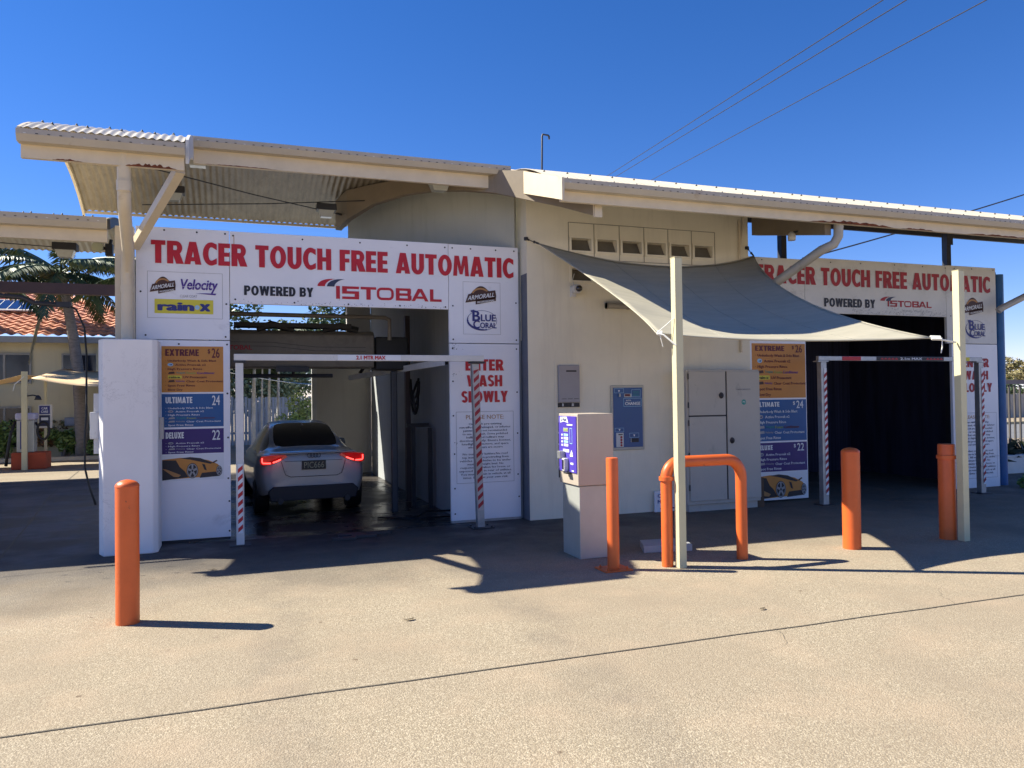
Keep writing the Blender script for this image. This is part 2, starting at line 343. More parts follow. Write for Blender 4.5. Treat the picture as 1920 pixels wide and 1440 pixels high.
lo=bpy.data.objects.new('sun',ld); C.objects.link(lo); lo.rotation_euler=sun.to_track_quat('Z','Y').to_euler()
w=bpy.data.worlds.new('World'); sc.world=w; w.use_nodes=True; nt=w.node_tree
bg=nt.nodes['Background']; sky=nt.nodes.new('ShaderNodeTexSky'); sky.sky_type='NISHITA'; sky.sun_disc=False
sky.sun_elevation=EL; sky.sun_rotation=math.atan2(sun.x,sun.y)
sky.air_density=1.0; sky.dust_density=0; sky.ozone_density=3.0; sky.altitude=1500
hs=nt.nodes.new('ShaderNodeHueSaturation'); hs.inputs['Saturation'].default_value=1.3; nt.links.new(sky.outputs[0],hs.inputs['Color']); nt.links.new(mixc(nt,1.0,hs.outputs[0],(1.12,.95,1.20),'MULTIPLY'),bg.inputs[0]); bg.inputs[1].default_value=.068
vs_=sc.view_settings; vs_.view_transform='Standard'; vs_.look='None'; vs_.exposure=1.08; vs_.gamma=1

# ------------------------------------------------------------------ ground
BX0,BX1,BY0,BY1=-.5,3.0,10.0,17.7
def gz(x,y):
    return 0
mb=MB(); xs=[-400,-30,BX0,BX1,30,400]; ys=[-400,-5,9.58,18.2,40,600]
for i in range(len(xs)-1):
    for j in range(len(ys)-1):
        if xs[i]==BX0 and ys[j]==9.58: continue
        mb.quad((xs[i],ys[j],0),(xs[i+1],ys[j],0),(xs[i+1],ys[j+1],0),(xs[i],ys[j+1],0))
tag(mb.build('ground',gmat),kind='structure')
mb=MB(); prof=[(9.58,0),(10.3,-.06),(17.2,-.06),(18.2,0)]
for (a,za),(b,zb) in zip(prof,prof[1:]): mb.quad((BX0,a,za),(BX1,a,za),(BX1,b,zb),(BX0,b,zb))
for x in (BX0,BX1):
    mb.add([(x,a,z) for a,z in prof]+[(x,18.2,-.2),(x,9.58,-.2)],[(0,1,2,3,4,5)])
tag(mb.build('bay_floor',wetm),kind='structure')
# saw-cut joints as thin filler strips
mb=MB(); n=160
pts=[(-30+90*i/n, 4.41+.006*math.sin(i*2.7)) for i in range(n+1)]
for (a,b),(c,d) in zip(pts,pts[1:]): mb.quad((a,b-.007,.004),(c,d-.007,.004),(c,d+.007,.004),(a,b+.007,.004))
tag(mb.build('ground_joint',jointm),kind='structure')
mb=MB(); pts=[(-2.3,9.2),(-2.45,10.5),(-2.62,12),(-3.0,15),(-3.24,17.4),(-3.5,20.8)]
for (a,b),(c,d) in zip(pts,pts[1:]): mb.quad((a-.01,b,.004),(a+.01,b,.004),(c+.01,d,.004),(c-.01,d,.004))
rc=random.Random(31)
for (x,y,a0,L_) in ((3.5,4.38,-1.2,.8),(5.2,4.43,1.1,.7)):
    p=Vector((x,y,.004)); a=a0
    for k in range(int(L_/.06)):
        a+=rc.uniform(-.5,.5); q=p+Vector((math.cos(a),math.sin(a),0))*.06; n_=Vector((-math.sin(a),math.cos(a),0))*.0014*(1-k*.06/L_)
        mb.quad(p-n_,q-n_,q+n_,p+n_); p=q
tag(mb.build('ground_crack',jointm),kind='structure')
mb=MB()
mb.box(-60,-1.6,24.9,25.25,.0,.10); 
tag(mb.build('kerb_path',M('path_concrete',(.62,.56,.42),.85,bump=.2)),kind='structure')

# ------------------------------------------------------------------ car wash building
B=thing('car_wash_building',(5.4,9.5,0),'cream rendered car wash building with curved corrugated roof over two drive-through bays','building')
# front block between the bays
mb=MB()
SX0,SX1=3.67,7.2
vent_top=(3.62,3.79); vent_low=(3.21,3.38)
vx=[4.32+i*.389 for i in range(6)]
# front face made in strips round the vent holes
def wall_strip(x0,x1,z0,z1): mb.box(x0,x1,9.5,9.66,z0,z1)
holes=[(x,x+.30,3.62,3.79) for x in vx]+[(vx[0],vx[0]+.30,3.21,3.38)]
wall_strip(SX0,SX1,0,3.21)
wall_strip(SX0,vx[0],3.21,3.38); wall_strip(vx[0]+.3,SX1,3.21,3.38); wall_strip(SX0,SX1,3.38,3.62)
e=SX0
for x in vx: wall_strip(e,x,3.62,3.79); e=x+.30
wall_strip(e,SX1,3.62,3.79); wall_strip(SX0,SX1,3.79,4.42)
mb.build('front_wall',wallm,B)
mb=MB(); mb.box(SX1-.16,SX1,9.66,17,0,4.4); mb.box(SX0+.0,SX0+.16,9.66,9.9,2.4,4.4); mb.box(SX0,SX1,16.9,17.06,0,4.3); mb.build('side_wall',wallm,B)
mb=MB(); mb.box(SX0,SX0+.16,9.66,9.9,0,2.4); mb.box(SX0-.004,SX0,9.503,9.72,0,3.28); mb.build('grey_return',greyp,B)
# dark vent hoods
for i,(x0,x1,z0,z1) in enumerate(holes):
    mb=MB(); mb.hexa([(x0,9.52,z0),(x1,9.52,z0),(x1,9.62,z0),(x0,9.62,z0)],[(x0,9.62,z1),(x1,9.62,z1),(x1,9.64,z1),(x0,9.64,z1)],0)
    v=mb.build('vent',ventd,B)
    mb=MB()
    for a,b_,c,d in ((x0-.03,x1+.03,z0-.03,z0),(x0-.03,x1+.03,z1,z1+.025),(x0-.03,x0,z0,z1),(x1,x1+.03,z0,z1)): mb.box(a,b_,9.484,9.499,c,d)
    mb.build('vent_frame',wallm,v)
# raised render panels round the vents (hairline grooves)
mb=MB()
for x in [vx[0]-.04]+[x-.045 for x in vx[1:]]+[vx[5]+.35]: mb.box(x-.004,x+.004,9.494,9.4995,3.5,4.0)
mb.box(vx[0]-.04,vx[5]+.35,9.494,9.4995,3.995,4.003); mb.box(vx[0]-.04,vx[5]+.35,9.494,9.4995,3.5,3.508)
mb.build('vent_panel_joint',M('groove',(.30,.27,.22),.9),B)
# pipe riser and corner trim at right edge
mb=MB(); mb.tube([(7.03,9.47,4.2),(7.03,9.47,2.25)],.018,8); mb.tube([(7.03,9.46,3.8),(7.1,9.46,4.28)],.012,8); mb.build('conduit',cream,B)
# left bay: side walls, unseen low roof added for shade, bulkhead following the roof
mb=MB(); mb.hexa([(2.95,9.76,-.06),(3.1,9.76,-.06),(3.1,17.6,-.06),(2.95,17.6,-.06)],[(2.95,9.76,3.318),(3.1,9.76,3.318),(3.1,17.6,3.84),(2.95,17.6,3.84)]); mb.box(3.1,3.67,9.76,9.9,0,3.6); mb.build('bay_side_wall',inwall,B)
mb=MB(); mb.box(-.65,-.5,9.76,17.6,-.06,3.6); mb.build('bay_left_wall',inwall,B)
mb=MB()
mb.hexa([(-.65,9.8,3.32),(3.1,9.8,3.32),(3.1,17.9,3.86),(-.65,17.9,3.86)],[(-.65,9.8,3.42),(3.1,9.8,3.42),(3.1,17.9,3.96),(-.65,17.9,3.96)]); mb.build('hidden_shade_roof',inwall,B)
mb=MB(); mb.box(1.73,2.42,17.6,17.75,-.06,2.75); mb.box(2.42,2.95,17.62,17.8,-.06,3.8); mb.build('rear_pier',render_wall('rear_pier_wall',(.60,.57,.52),(.45,.42,.38)),B)
mb=MB(); mb.box(1.62,1.728,17.5,17.6,-.06,2.7); mb.build('rear_post',whitep,B)
# roof ----------------------------------------------------------------
ZP,RR,YC=4.62,3.6,9.9
def rz(y): return ZP-RR+math.sqrt(RR*RR-(y-YC)**2)
def roof_sheet(name,x0,x1,y0,y1,amp=.009,pitch=.076):
    mb=MB(); nx=int((x1-x0)/pitch*6); ny=22
    def fn(a,b):
        x=x0+(x1-x0)*a; y=y0+(y1-y0)*b; return (x,y,rz(y)+amp*math.sin(2*math.pi*x/pitch))
    mb.grid(fn,nx,ny,0)
    k=0; x=x0+.1
    while x<x1:
        for y in (y0+.28,y0+.62):
            if (k+int(y*10))%2==0:
                xx=math.floor(x/pitch)*pitch+pitch/4
                mb.lathe((xx,y,rz(y)+amp-.001),[(.016,0),(.016,.004),(.008,.006),(.008,.018)],6,1)
        x+=pitch*2; k+=1
    o=mb.build(name,[sheetm,darkm],B,smooth=True)
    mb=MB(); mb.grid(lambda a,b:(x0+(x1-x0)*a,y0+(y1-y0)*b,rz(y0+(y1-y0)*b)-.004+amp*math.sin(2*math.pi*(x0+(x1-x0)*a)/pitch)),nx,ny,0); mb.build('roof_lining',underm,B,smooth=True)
    return o
roof_sheet('roof_sheet',-1.86,-.45,8.25,11.56)
roof_sheet('roof_sheet',-.45,3.42,9.36,11.56)
roof_sheet('roof_sheet',3.42,7.24,7.86,11.56)
roof_sheet('roof_sheet',7.24,15.2,7.86,10.3)
def eave(x0,x1,y,zt,zb,lend=True,rend=True):
    """box gutter above a fascia beam, both running along X"""
    g=MB(); h=.11
    prof=[(y-.13,zt),(y-.12,zt+.004),(y-.115,zt-h*.45),(y-.09,zt-h*.9),(y-.012,zt-h),(y-.012,zt-h-.004),(y-.095,zt-h-.003),(y-.125,zt-h*.5)]
    g.prism([(p[0],p[1]) for p in [(y-.13,zt),(y-.13,zt-h*.45),(y-.10,zt-h),(y,zt-h),(y,zt-h+.005),(y-.095,zt-h+.006),(y-.122,zt-h*.45),(y-.122,zt)]],'x',x0,x1)
    for x in ((x0,) if lend else ())+((x1-.004,) if rend else ()):
        g.prism([(y-.122,zt-.002),(y-.122,zt-h*.45),(y-.095,zt-h+.006),(y,zt-h+.006),(y,zt-.002)],'x',x+.001,x+.003)
    x=x0+.06; k=0
    while x<x1-.05:
        g.box(x,x+.022,y-.1335,y-.1312,zt-.045,zt-.038, 2 if (k*7)%5==0 else 1); x+=.098; k+=1
    go=g.build('gutter',[gutterm,darkm,whitep],B)
    b=MB(); b.box(x0+.012,x1-.012,y,y+.05,zb,zt-.012); b.build('fascia',cream2,B)
rustm=M('rust',(.16,.045,.018),.9,var=.5,vs=14)
def rust(xa,xb,y,zb,h,seed):
    rng=random.Random(seed); mb=MB(); n=26; top=[]
    for i in range(n+1):
        t_=i/n; top.append((xa+(xb-xa)*t_,zb+h*math.sin(math.pi*t_)**.6*(.35+.65*rng.random())))
    for (a,b_),(c,d) in zip(top,top[1:]): mb.quad((a,y-.002,zb+.001),(c,y-.002,zb+.001),(c,y-.002,d),(a,y-.002,b_))
    mb.build('rust_patch',rustm,B)
rust(-.98,-.52,8.25,3.93,.045,1); rust(-1.6,-1.35,8.25,3.93,.02,2); rust(6.9,8.3,7.85,3.82,.05,3); rust(8.4,9.0,7.85,3.82,.025,4); rust(9.6,11.2,7.85,3.82,.03,5)
rust(-.3,.5,9.35,4.33,.014,6)
eave(-1.87,-.44,8.25,4.165,3.93)
eave(-.43,3.36,9.35,4.60,4.33)
eave(3.44,15.2,7.85,4.045,3.82,lend=False)
# end boards (barges) that follow the curve
def barge(x,y0,y1,z_in,t=.03,dep=.26,name='barge_board',m=cream,zoff=.02):
    b=MB(); n=16; P=[(y0+(y1-y0)*i/n) for i in range(n+1)]
    for a,c in zip(P,P[1:]):
        b.hexa([(x,a,rz(a)+zoff-dep),(x+t,a,rz(a)+zoff-dep),(x+t,c,rz(c)+zoff-dep),(x,c,rz(c)+zoff-dep)],
               [(x,a,rz(a)+zoff),(x+t,a,rz(a)+zoff),(x+t,c,rz(c)+zoff),(x,c,rz(c)+zoff)])
    b.build(name,m,B)
b=MB(); b.hexa([(3.41,7.72,3.80),(3.44,7.72,3.80),(3.44,9.35,4.31),(3.41,9.35,4.31)],[(3.41,7.72,4.05),(3.44,7.72,4.05),(3.44,9.35,4.60),(3.41,9.35,4.60)]); b.build('barge_board',cream,B)
barge(-1.89,8.25,11.58,0,dep=.07,zoff=.0)
barge(-.44,8.25,9.30,0,dep=.24,zoff=.02,m=whitep)
b=MB()
b.box(-1.88,1.45,11.55,11.57,rz(11.56)-.045,rz(11.56)-.012); b.build('rear_trim',cream,B)
# curved hip rib over the left bay and overhanging beams
ribm=M('rib_shade_brown',(.24,.19,.13),.6,var=.12,vs=3)  # dark brown holds the shade under the roof in its colour
mb=MB(); RP=[(1.40,10.98,4.02),(1.51,10.68,4.11),(1.81,10.45,4.28),(2.18,10.16,4.37),(2.52,9.90,4.385),(2.86,9.65,4.35),(3.19,9.32,4.26),(3.45,8.92,4.10),(3.69,8.45,3.92),(3.96,7.98,3.71)]
for i,(p,q) in enumerate(zip(RP,RP[1:])):
    def pts(P,k):
        a=Vector(RP[max(0,k-1)]); b=Vector(RP[min(len(RP)-1,k+1)]); n_=Vector((-(b-a).y,(b-a).x,0)).normalized()*.045
        zt_=max(P[2]+.10,rz(P[1])-.025)
        return (P[0]-n_.x,P[1]-n_.y,P[2]),(P[0]+n_.x,P[1]+n_.y,P[2]),(P[0]-n_.x,P[1]-n_.y,zt_),(P[0]+n_.x,P[1]+n_.y,zt_)
    a0,a1,a2,a3=pts(p,i); b0_,b1_,b2_,b3_=pts(q,i+1)
    mb.hexa([a0,b0_,b1_,a1],[a2,b2_,b3_,a3])
mb.build('hip_rib',ribm,B)
mb=MB(); mb.box(3.91,4.02,7.96,7.979,3.70,3.90); mb.build('rib_end_plate',cream,B)
mb=MB(); A=Vector((1.57,11.25,0)); D=Vector((3.58,9.72,0)); n=14; nrm=Vector((.06,.08,0))
for i in range(n):
    p=A.lerp(D,i/n); q=A.lerp(D,(i+1)/n)
    mb.hexa([(p.x,p.y,3.43),(q.x,q.y,3.43),(q.x+nrm.x,q.y+nrm.y,3.43),(p.x+nrm.x,p.y+nrm.y,3.43)],
            [(p.x,p.y,rz(p.y)-.03),(q.x,q.y,rz(q.y)-.03),(q.x+nrm.x,q.y+nrm.y,rz(q.y)-.03),(p.x+nrm.x,p.y+nrm.y,rz(p.y)-.03)])
mb.build('bulkhead',upwall,B)
for x0,zb,zt0 in ((7.27,3.70,4.0),):
    mb=MB(); P=[8.0+1.5*i/8 for i in range(9)]
    for a,c in zip(P,P[1:]):
        za,zc=zb+(a-8)*.20,zb+(c-8)*.20
        mb.hexa([(x0,a,za),(x0+.1,a,za),(x0+.1,c,zc),(x0,c,zc)],[(x0,a,rz(a)-.02),(x0+.1,a,rz(a)-.02),(x0+.1,c,rz(c)-.02),(x0,c,rz(c)-.02)])
    mb.build('overhang_beam',ribm,B)
# steel posts behind right-hand sign, rafter
for x in (8.2,11.72):
    mb=MB(); mb.box(x,x+.1,9.98,10.08,0,rz(10)-.02); mb.box(x-.0,x+.14,9.97,9.98,4.2,rz(10)-.03); mb.build('steel_post',darkm,B)
mb=MB(); mb.box(7.24,15.2,10.24,10.3,4.40,4.55); mb.build('rear_purlin',darkm,B)
# right bay walls, dark inside
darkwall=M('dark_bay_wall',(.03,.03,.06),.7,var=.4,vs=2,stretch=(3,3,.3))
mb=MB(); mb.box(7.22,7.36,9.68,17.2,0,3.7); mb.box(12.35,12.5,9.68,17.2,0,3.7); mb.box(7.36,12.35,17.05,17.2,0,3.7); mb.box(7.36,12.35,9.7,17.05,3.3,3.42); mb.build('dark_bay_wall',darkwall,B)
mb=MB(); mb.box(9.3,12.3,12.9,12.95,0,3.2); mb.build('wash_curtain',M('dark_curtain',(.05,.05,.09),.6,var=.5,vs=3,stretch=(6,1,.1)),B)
mb=MB(); mb.box(9.95,10.05,12.2,12.3,0,2.9); mb.build('guide_post',M('guide_post',(.12,.15,.20),.5),B)
# left pillar with column behind
# downpipes
mb=MB()
mb.tube([(-1.0,8.30,4.08),(-1.0,8.32,3.72),(-1.01,8.42,3.55),(-1.08,9.30,3.28),(-1.12,9.50,3.10),(-1.12,9.52,2.9),(-1.12,9.52,.0)],.062,14)
mb.tube([(-1.0,8.305,3.80),(-1.0,8.32,3.70)],.068,14); mb.tube([(-1.12,9.52,2.93),(-1.12,9.52,2.86)],.068,14)
mb.build('downpipe',cream,B,smooth=True,auto=40)
mb=MB(); mb.tube([(7.44,7.93,3.96),(7.44,7.95,3.68),(7.40,7.99,3.58),(7.30,8.10,3.52),(6.95,9.1,2.98),(6.75,9.42,2.86),(6.75,9.44,2.6)],.062,14)
mb.build('downpipe',M('pipe_grey',(.42,.39,.33),.5,var=.1,dirt=(.2,.17,.12),dpos=(.6,.8),ds=5),B,smooth=True,auto=40)
mb=MB(); mb.bar((-1.05,9.62,3.40),(-.50,8.4,3.98),.09,.09); mb.build('brace',cream,B)
mb=MB(); mb.tube([(12.12,9.36,2.98),(12.16,9.34,3.02),(12.9,9.25,3.34)],.055,12); mb.build('downpipe',M('pipe_grey2',(.42,.40,.36),.5),B,smooth=True,auto=40)
mb=MB(); mb.box(-1.25,-1.18,9.6,9.72,0,3.62); mb.box(-1.08,-1.06,9.6,9.72,0,3.62); mb.box(-1.18,-1.08,9.66,9.72,0,3.62); mb.build('column',cream,B)
mb=MB(); mb.tube([(12.56,9.7,0),(12.56,9.7,3.66)],.09,20); mb.build('blue_column',M('blue_paint',(.012,.11,.30),.45,var=.15,vs=4),B,smooth=True,auto=40)
# tie wires
for a,b_ in (((-1.0,9.3,4.25),(1.50,10.85,4.20)),((-1.1,10.9,4.18),(1.95,10.45,4.36)),):
    mb=MB(); A=Vector(a);D=Vector(b_); mb.tube([A,A.lerp(D,.5)-Vector((0,0,.02)),D],.007,6)
    mb.tube([D-(D-A)*.06,D],.016,6); mb.build('tie_wire',darkm,B)
# flood lights hanging under roofs
def spot(x,y,z,label,big=1,g='canopy lights under the curved roofs'):
    t=thing('canopy_light',(x,y,z),label,'light',g)
    s=big; mb=MB(); mb.box(x-.13*s,x+.13*s,y-.09*s,y+.09*s,z-.03,z+.055*s); mb.build('housing',darkm,t,bevel=.006)
    mb=MB(); mb.hexa([(x-.07*s,y-.05*s,z-.12*s),(x+.07*s,y-.05*s,z-.12*s),(x+.07*s,y+.05*s,z-.12*s),(x-.07*s,y+.05*s,z-.12*s)],[(x-.105*s,y-.08*s,z-.03),(x+.105*s,y-.08*s,z-.03),(x+.105*s,y+.08*s,z-.03),(x-.105*s,y+.08*s,z-.03)]); mb.build('lens',M('light_lens',(.45,.46,.42),.15,spec=.8),t,bevel=.004)
spot(-.70,10.5,rz(10.5)-.29,'small box light under the left roof, nearest the downpipe and brace')
spot(1.19,10.6,rz(10.6)-.33,'small box light under the roof near the lower end of the curved rib')
spot(-.38,9.55,rz(9.5)-.10,'wide flood light tucked behind the step in the gutter at the left',1.25)
spot(2.55,9.75,rz(9.7)-.12,'wide flood light above the touch free sign beside the curved rib',1.25)

# ------------------------------------------------------------------ signs
def bolts(a,pts):
    for x,z in pts: a.disc(x,z,.011,black,3,n=8)
def armor(a,x0,x1,z0,z1,l=2):
    W=x1-x0;H=z1-z0
    def P(*q): return [(x0+W*p,z0+H*s) for p,s in q]
    n=14; arch=[(.18+.66*i/n, .50+.40*math.sin(math.pi*i/n)) for i in range(n+1)]
    a.poly(P(*([(.16,.5)]+[(p,s+.05) for p,s in arch]+[(.9,.62)])),brown,l)
    n=10
    for i in range(n):
        t0=math.pi*(.08+.84*i/n);t1=math.pi*(.08+.84*(i+1)/n)
        a.poly(P((.5-.30*math.cos(t0),.50+.36*math.sin(t0)),(.5-.30*math.cos(t1),.50+.36*math.sin(t1)),(.5-.24*math.cos(t1),.50+.27*math.sin(t1)),(.5-.24*math.cos(t0),.50+.27*math.sin(t0))),tan,l+1)
    a.poly(P((.0,.08),(.10,.52),(.97,.76),(1.0,.48),(.99,.36)),brown,l+2) 
    a.poly(P((.33,.0),(.33,.22),(.99,.42),(.99,.22)),brown,l+2)
    a.text('ARMORALL',x0+W*.07,x0+W*.93,z0+H*.19,z0+H*.42,white,l+3,off=.02,rise=H*.23,shear=.2)
    a.text('PROFESSIONAL',x0+W*.38,x0+W*.95,z0+H*.05,z0+H*.15,white,l+3,off=.02,rise=H*.15)
def coral(a,x0,x1,z0,z1,l=2):
    W=x1-x0;H=z1-z0
    a.ring(x0+W*.52,z0+H*.5,W*.50,W*.012,navy,l,rv=H*.5)
    for k in range(10):
        a0=150+14*k; a.ring(x0+W*.52,z0+H*.5,W*.5,W*(.02+.05*math.sin(math.pi*k/10)),navy,l+1,rv=H*.5,a0=a0,a1=a0+14.5,n=40)
    a.text('B',x0+W*.20,x0+W*.46,z0+H*.46,z0+H*.98,navy,l+2,off=.03)
    a.poly([(x0+W*.14,z0+H*.98),(x0+W*.26,z0+H*1.02),(x0+W*.3,z0+H*.92),(x0+W*.16,z0+H*.9)],navy,l+3)
    a.text('LUE',x0+W*.48,x0+W*.98,z0+H*.46,z0+H*.80,navy,l+2,off=.03)
    a.text('C',x0+W*.22,x0+W*.44,z0+H*.1,z0+H*.50,navy,l+4,off=.03)
    a.text('ORAL',x0+W*.45,x0+W*1.0,z0+H*.12,z0+H*.40,navy,l+2,off=.03)
def istobal(a,x0,x1,z0,z1,zt,xm,rm,l=2):
    # letters drawn as strokes: ISTOBAL, wide rounded capitals
    W=x1-x0;H=z1-z0; adv=[.0,.055,.225,.375,.555,.705,.885]; wd=[.035,.155,.145,.16,.15,.165,.115]; T=.2*H
    def box(i,u0,u1,v0,v1,ll=0): a.rect(x0+W*(adv[i]+wd[i]*u0),x0+W*(adv[i]+wd[i]*u1),z0+H*v0,z0+H*v1,rm,l+ll)
    def arcbox(i,open_=None,u0=0,u1=1,v0=0,v1=1):
        X0=x0+W*(adv[i]+wd[i]*u0);X1=x0+W*(adv[i]+wd[i]*u1);Z0=z0+H*v0;Z1=z0+H*v1; c=min((X1-X0),(Z1-Z0))*.38; out=[];inn=[]
        for (cx,cz,s) in ((X1-c,Z1-c,0),(X0+c,Z1-c,90),(X0+c,Z0+c,180),(X1-c,Z0+c,270)):
            for k in range(5):
                t=R(s+90*k/4); out.append((cx+c*math.cos(t),cz+c*math.sin(t)))
                ci=max(c-T,.002); ox=(X1-c if s in(0,270) else X0+c); inn.append((min(max(cx+ci*math.cos(t),X0+T),X1-T),min(max(cz+ci*math.sin(t),Z0+T),Z1-T)))
        n=len(out)
        for k in range(n):
            if open_ and open_(k): continue
            j=(k+1)%n; a.poly([out[k],out[j],inn[j],inn[k]],rm,l)
    box(0,0,1,0,1)
    t=.2
    box(1,.0,1,1-t,1); box(1,0,.28,.42,1-t,1); box(1,0,1,.42,.42+t,2); box(1,.74,1,t,.42,1); box(1,0,1,0,t)
    box(2,0,1,1-t,1); box(2,.36,.64,0,1-t)
    arcbox(3)
    box(4,0,.24,0,1); box(4,.24,.92,1-t,1); box(4,.24,.95,.4,.4+t); box(4,.24,.92,0,t); box(4,.76,1,.05,.42,1); box(4,.74,.97,.58,.95,1)
    i=5; X=lambda q:x0+W*(adv[i]+wd[i]*q); Z=lambda q:z0+H*q
    a.poly([(X(0),Z(0)),(X(.2),Z(0)),(X(.62),Z(1)),(X(.38),Z(1))],rm,l); a.poly([(X(.8),Z(0)),(X(1),Z(0)),(X(.62),Z(1)),(X(.42),Z(1))],rm,l+1); box(5,.25,.78,.2,.38,2)
    box(6,0,.3,0,1); box(6,.3,1,0,t)
    # swoosh
    def sw(o,m,l2):
        n=8
        for k in range(n):
            q=[]
            for kk in (k,k+1):
                tt=kk/n*math.pi/2; q.append(((xm+o+.17-.17*math.cos(tt)*1.0, z1-.01+(zt-z1+.01)*math.sin(tt)),(xm+o+.09+(.13)*(1-math.cos(tt)), z1-.01+(zt-z1+.01)*math.sin(tt)*(.80+.2*kk/n))))
            a.poly([q[0][0],q[1][0],q[1][1],q[0][1]],m,l2)
    sw(0,rm,l); sw(.115,slate,l+1)
def rules(parent,x0,x1,z0,z1,ctop,Y,ink,words_red,fill):
    a=Art(onY(Y)); cx=(x0+x1)/2; W=x1-x0
    for i,(t,wd) in enumerate((('ENTER',.62),('WASH',.58),('SLOWLY',.76))):
        zz=ctop-.21*i; a.block(t,cx-W*wd/2,cx+W*wd/2,zz-.15,zz,words_red,3)
    a.build('lettering',parent)
    a=Art(onY(Y)); a.frame(cx-W*.47,cx+W*.47,z0,z1,.005,grey,2)
    a.line('PLEASE NOTE:',cx,z1-.10,.058,1,tan,2,align='c',width=W*.62)
    tx=['Cars with pre-existing','sun-affected, damaged, or inferior','paintwork are not recommended','to use car wash. Some polished','bullbars and rollbars may','discolour slightly. Ensure bonnet,','headlight protectors, and spare','wheel covers are secure','','No trailers or ladders.No roof','top items to be protruding from','vehicles. All vehicles to be under','maximum height limit. No','responsibility taken for loose or','exposed items in rear of utilities.','You must remain in vehicle at all','times. Enter at your own risk.']
    h=(z1-.17-z0-.02)/len(tx)
    for i,t in enumerate(tx):
        if t: a.line(t,cx,z1-.175-h*i,h*.62,1,ink,2,off=.012,align='c',width=W*.86*len(t)/35)
    a.build('small_print',parent)
def sports_car(a,x0,x1,z0,z1,l=2):
    W=x1-x0;H=z1-z0; P=lambda *q:[(x0+W*p,z0+H*s) for p,s in q]
    a.poly(P((0,.02),(0,.88),(.28,.94),(.5,.92),(.75,.80),(.9,.62),(.97,.42),(.96,.18),(.6,.08)),orangep,l)
    a.poly(P((0,.60),(0,.86),(.22,.84),(.28,.55),(.36,.36),(.42,.1),(0,.0)),black,l+1)
    a.poly(P((0,.50),(.07,.46),(.3,.2),(.26,.12),(.18,.14)),tan,l+2)
    a.poly(P((.28,.92),(.45,.96),(.62,.90),(.82,.68),(.78,.64),(.62,.74),(.45,.85)),black,l+1)
    a.poly(P((.83,.66),(.90,.76),(.88,.80),(.81,.70)),brown,l+2)
    a.poly(P((.64,.66),(.68,.40),(.72,.36),(.69,.62)),black,l+1)
    a.poly(P((.60,.05),(.64,.26),(.86,.30),(.96,.2),(.93,.1)),black,l+1)
    for cx,cz,rx,rz_ in ((.485,.37,.095,.33),(.925,.33,.05,.22)):
        a.disc(x0+W*cx,z0+H*cz,W*rx,black,l+2,rv=H*rz_); a.ring(x0+W*cx,z0+H*cz,W*rx*.92,W*.014,grey,l+3,rv=H*rz_*.92)
        for k in range(5):
            t=math.pi/2+k*2*math.pi/5; c_,s_=math.cos(t),math.sin(t)
            a.poly([(x0+W*(cx+rx*(.15*c_-.13*s_)),z0+H*(cz+rz_*(.15*s_+.13*c_))),(x0+W*(cx+rx*(.85*c_-.16*s_)),z0+H*(cz+rz_*(.85*s_+.16*c_))),(x0+W*(cx+rx*(.85*c_+.16*s_)),z0+H*(cz+rz_*(.85*s_-.16*c_))),(x0+W*(cx+rx*(.15*c_+.13*s_)),z0+H*(cz+rz_*(.15*s_-.13*c_)))],grey,l+3)
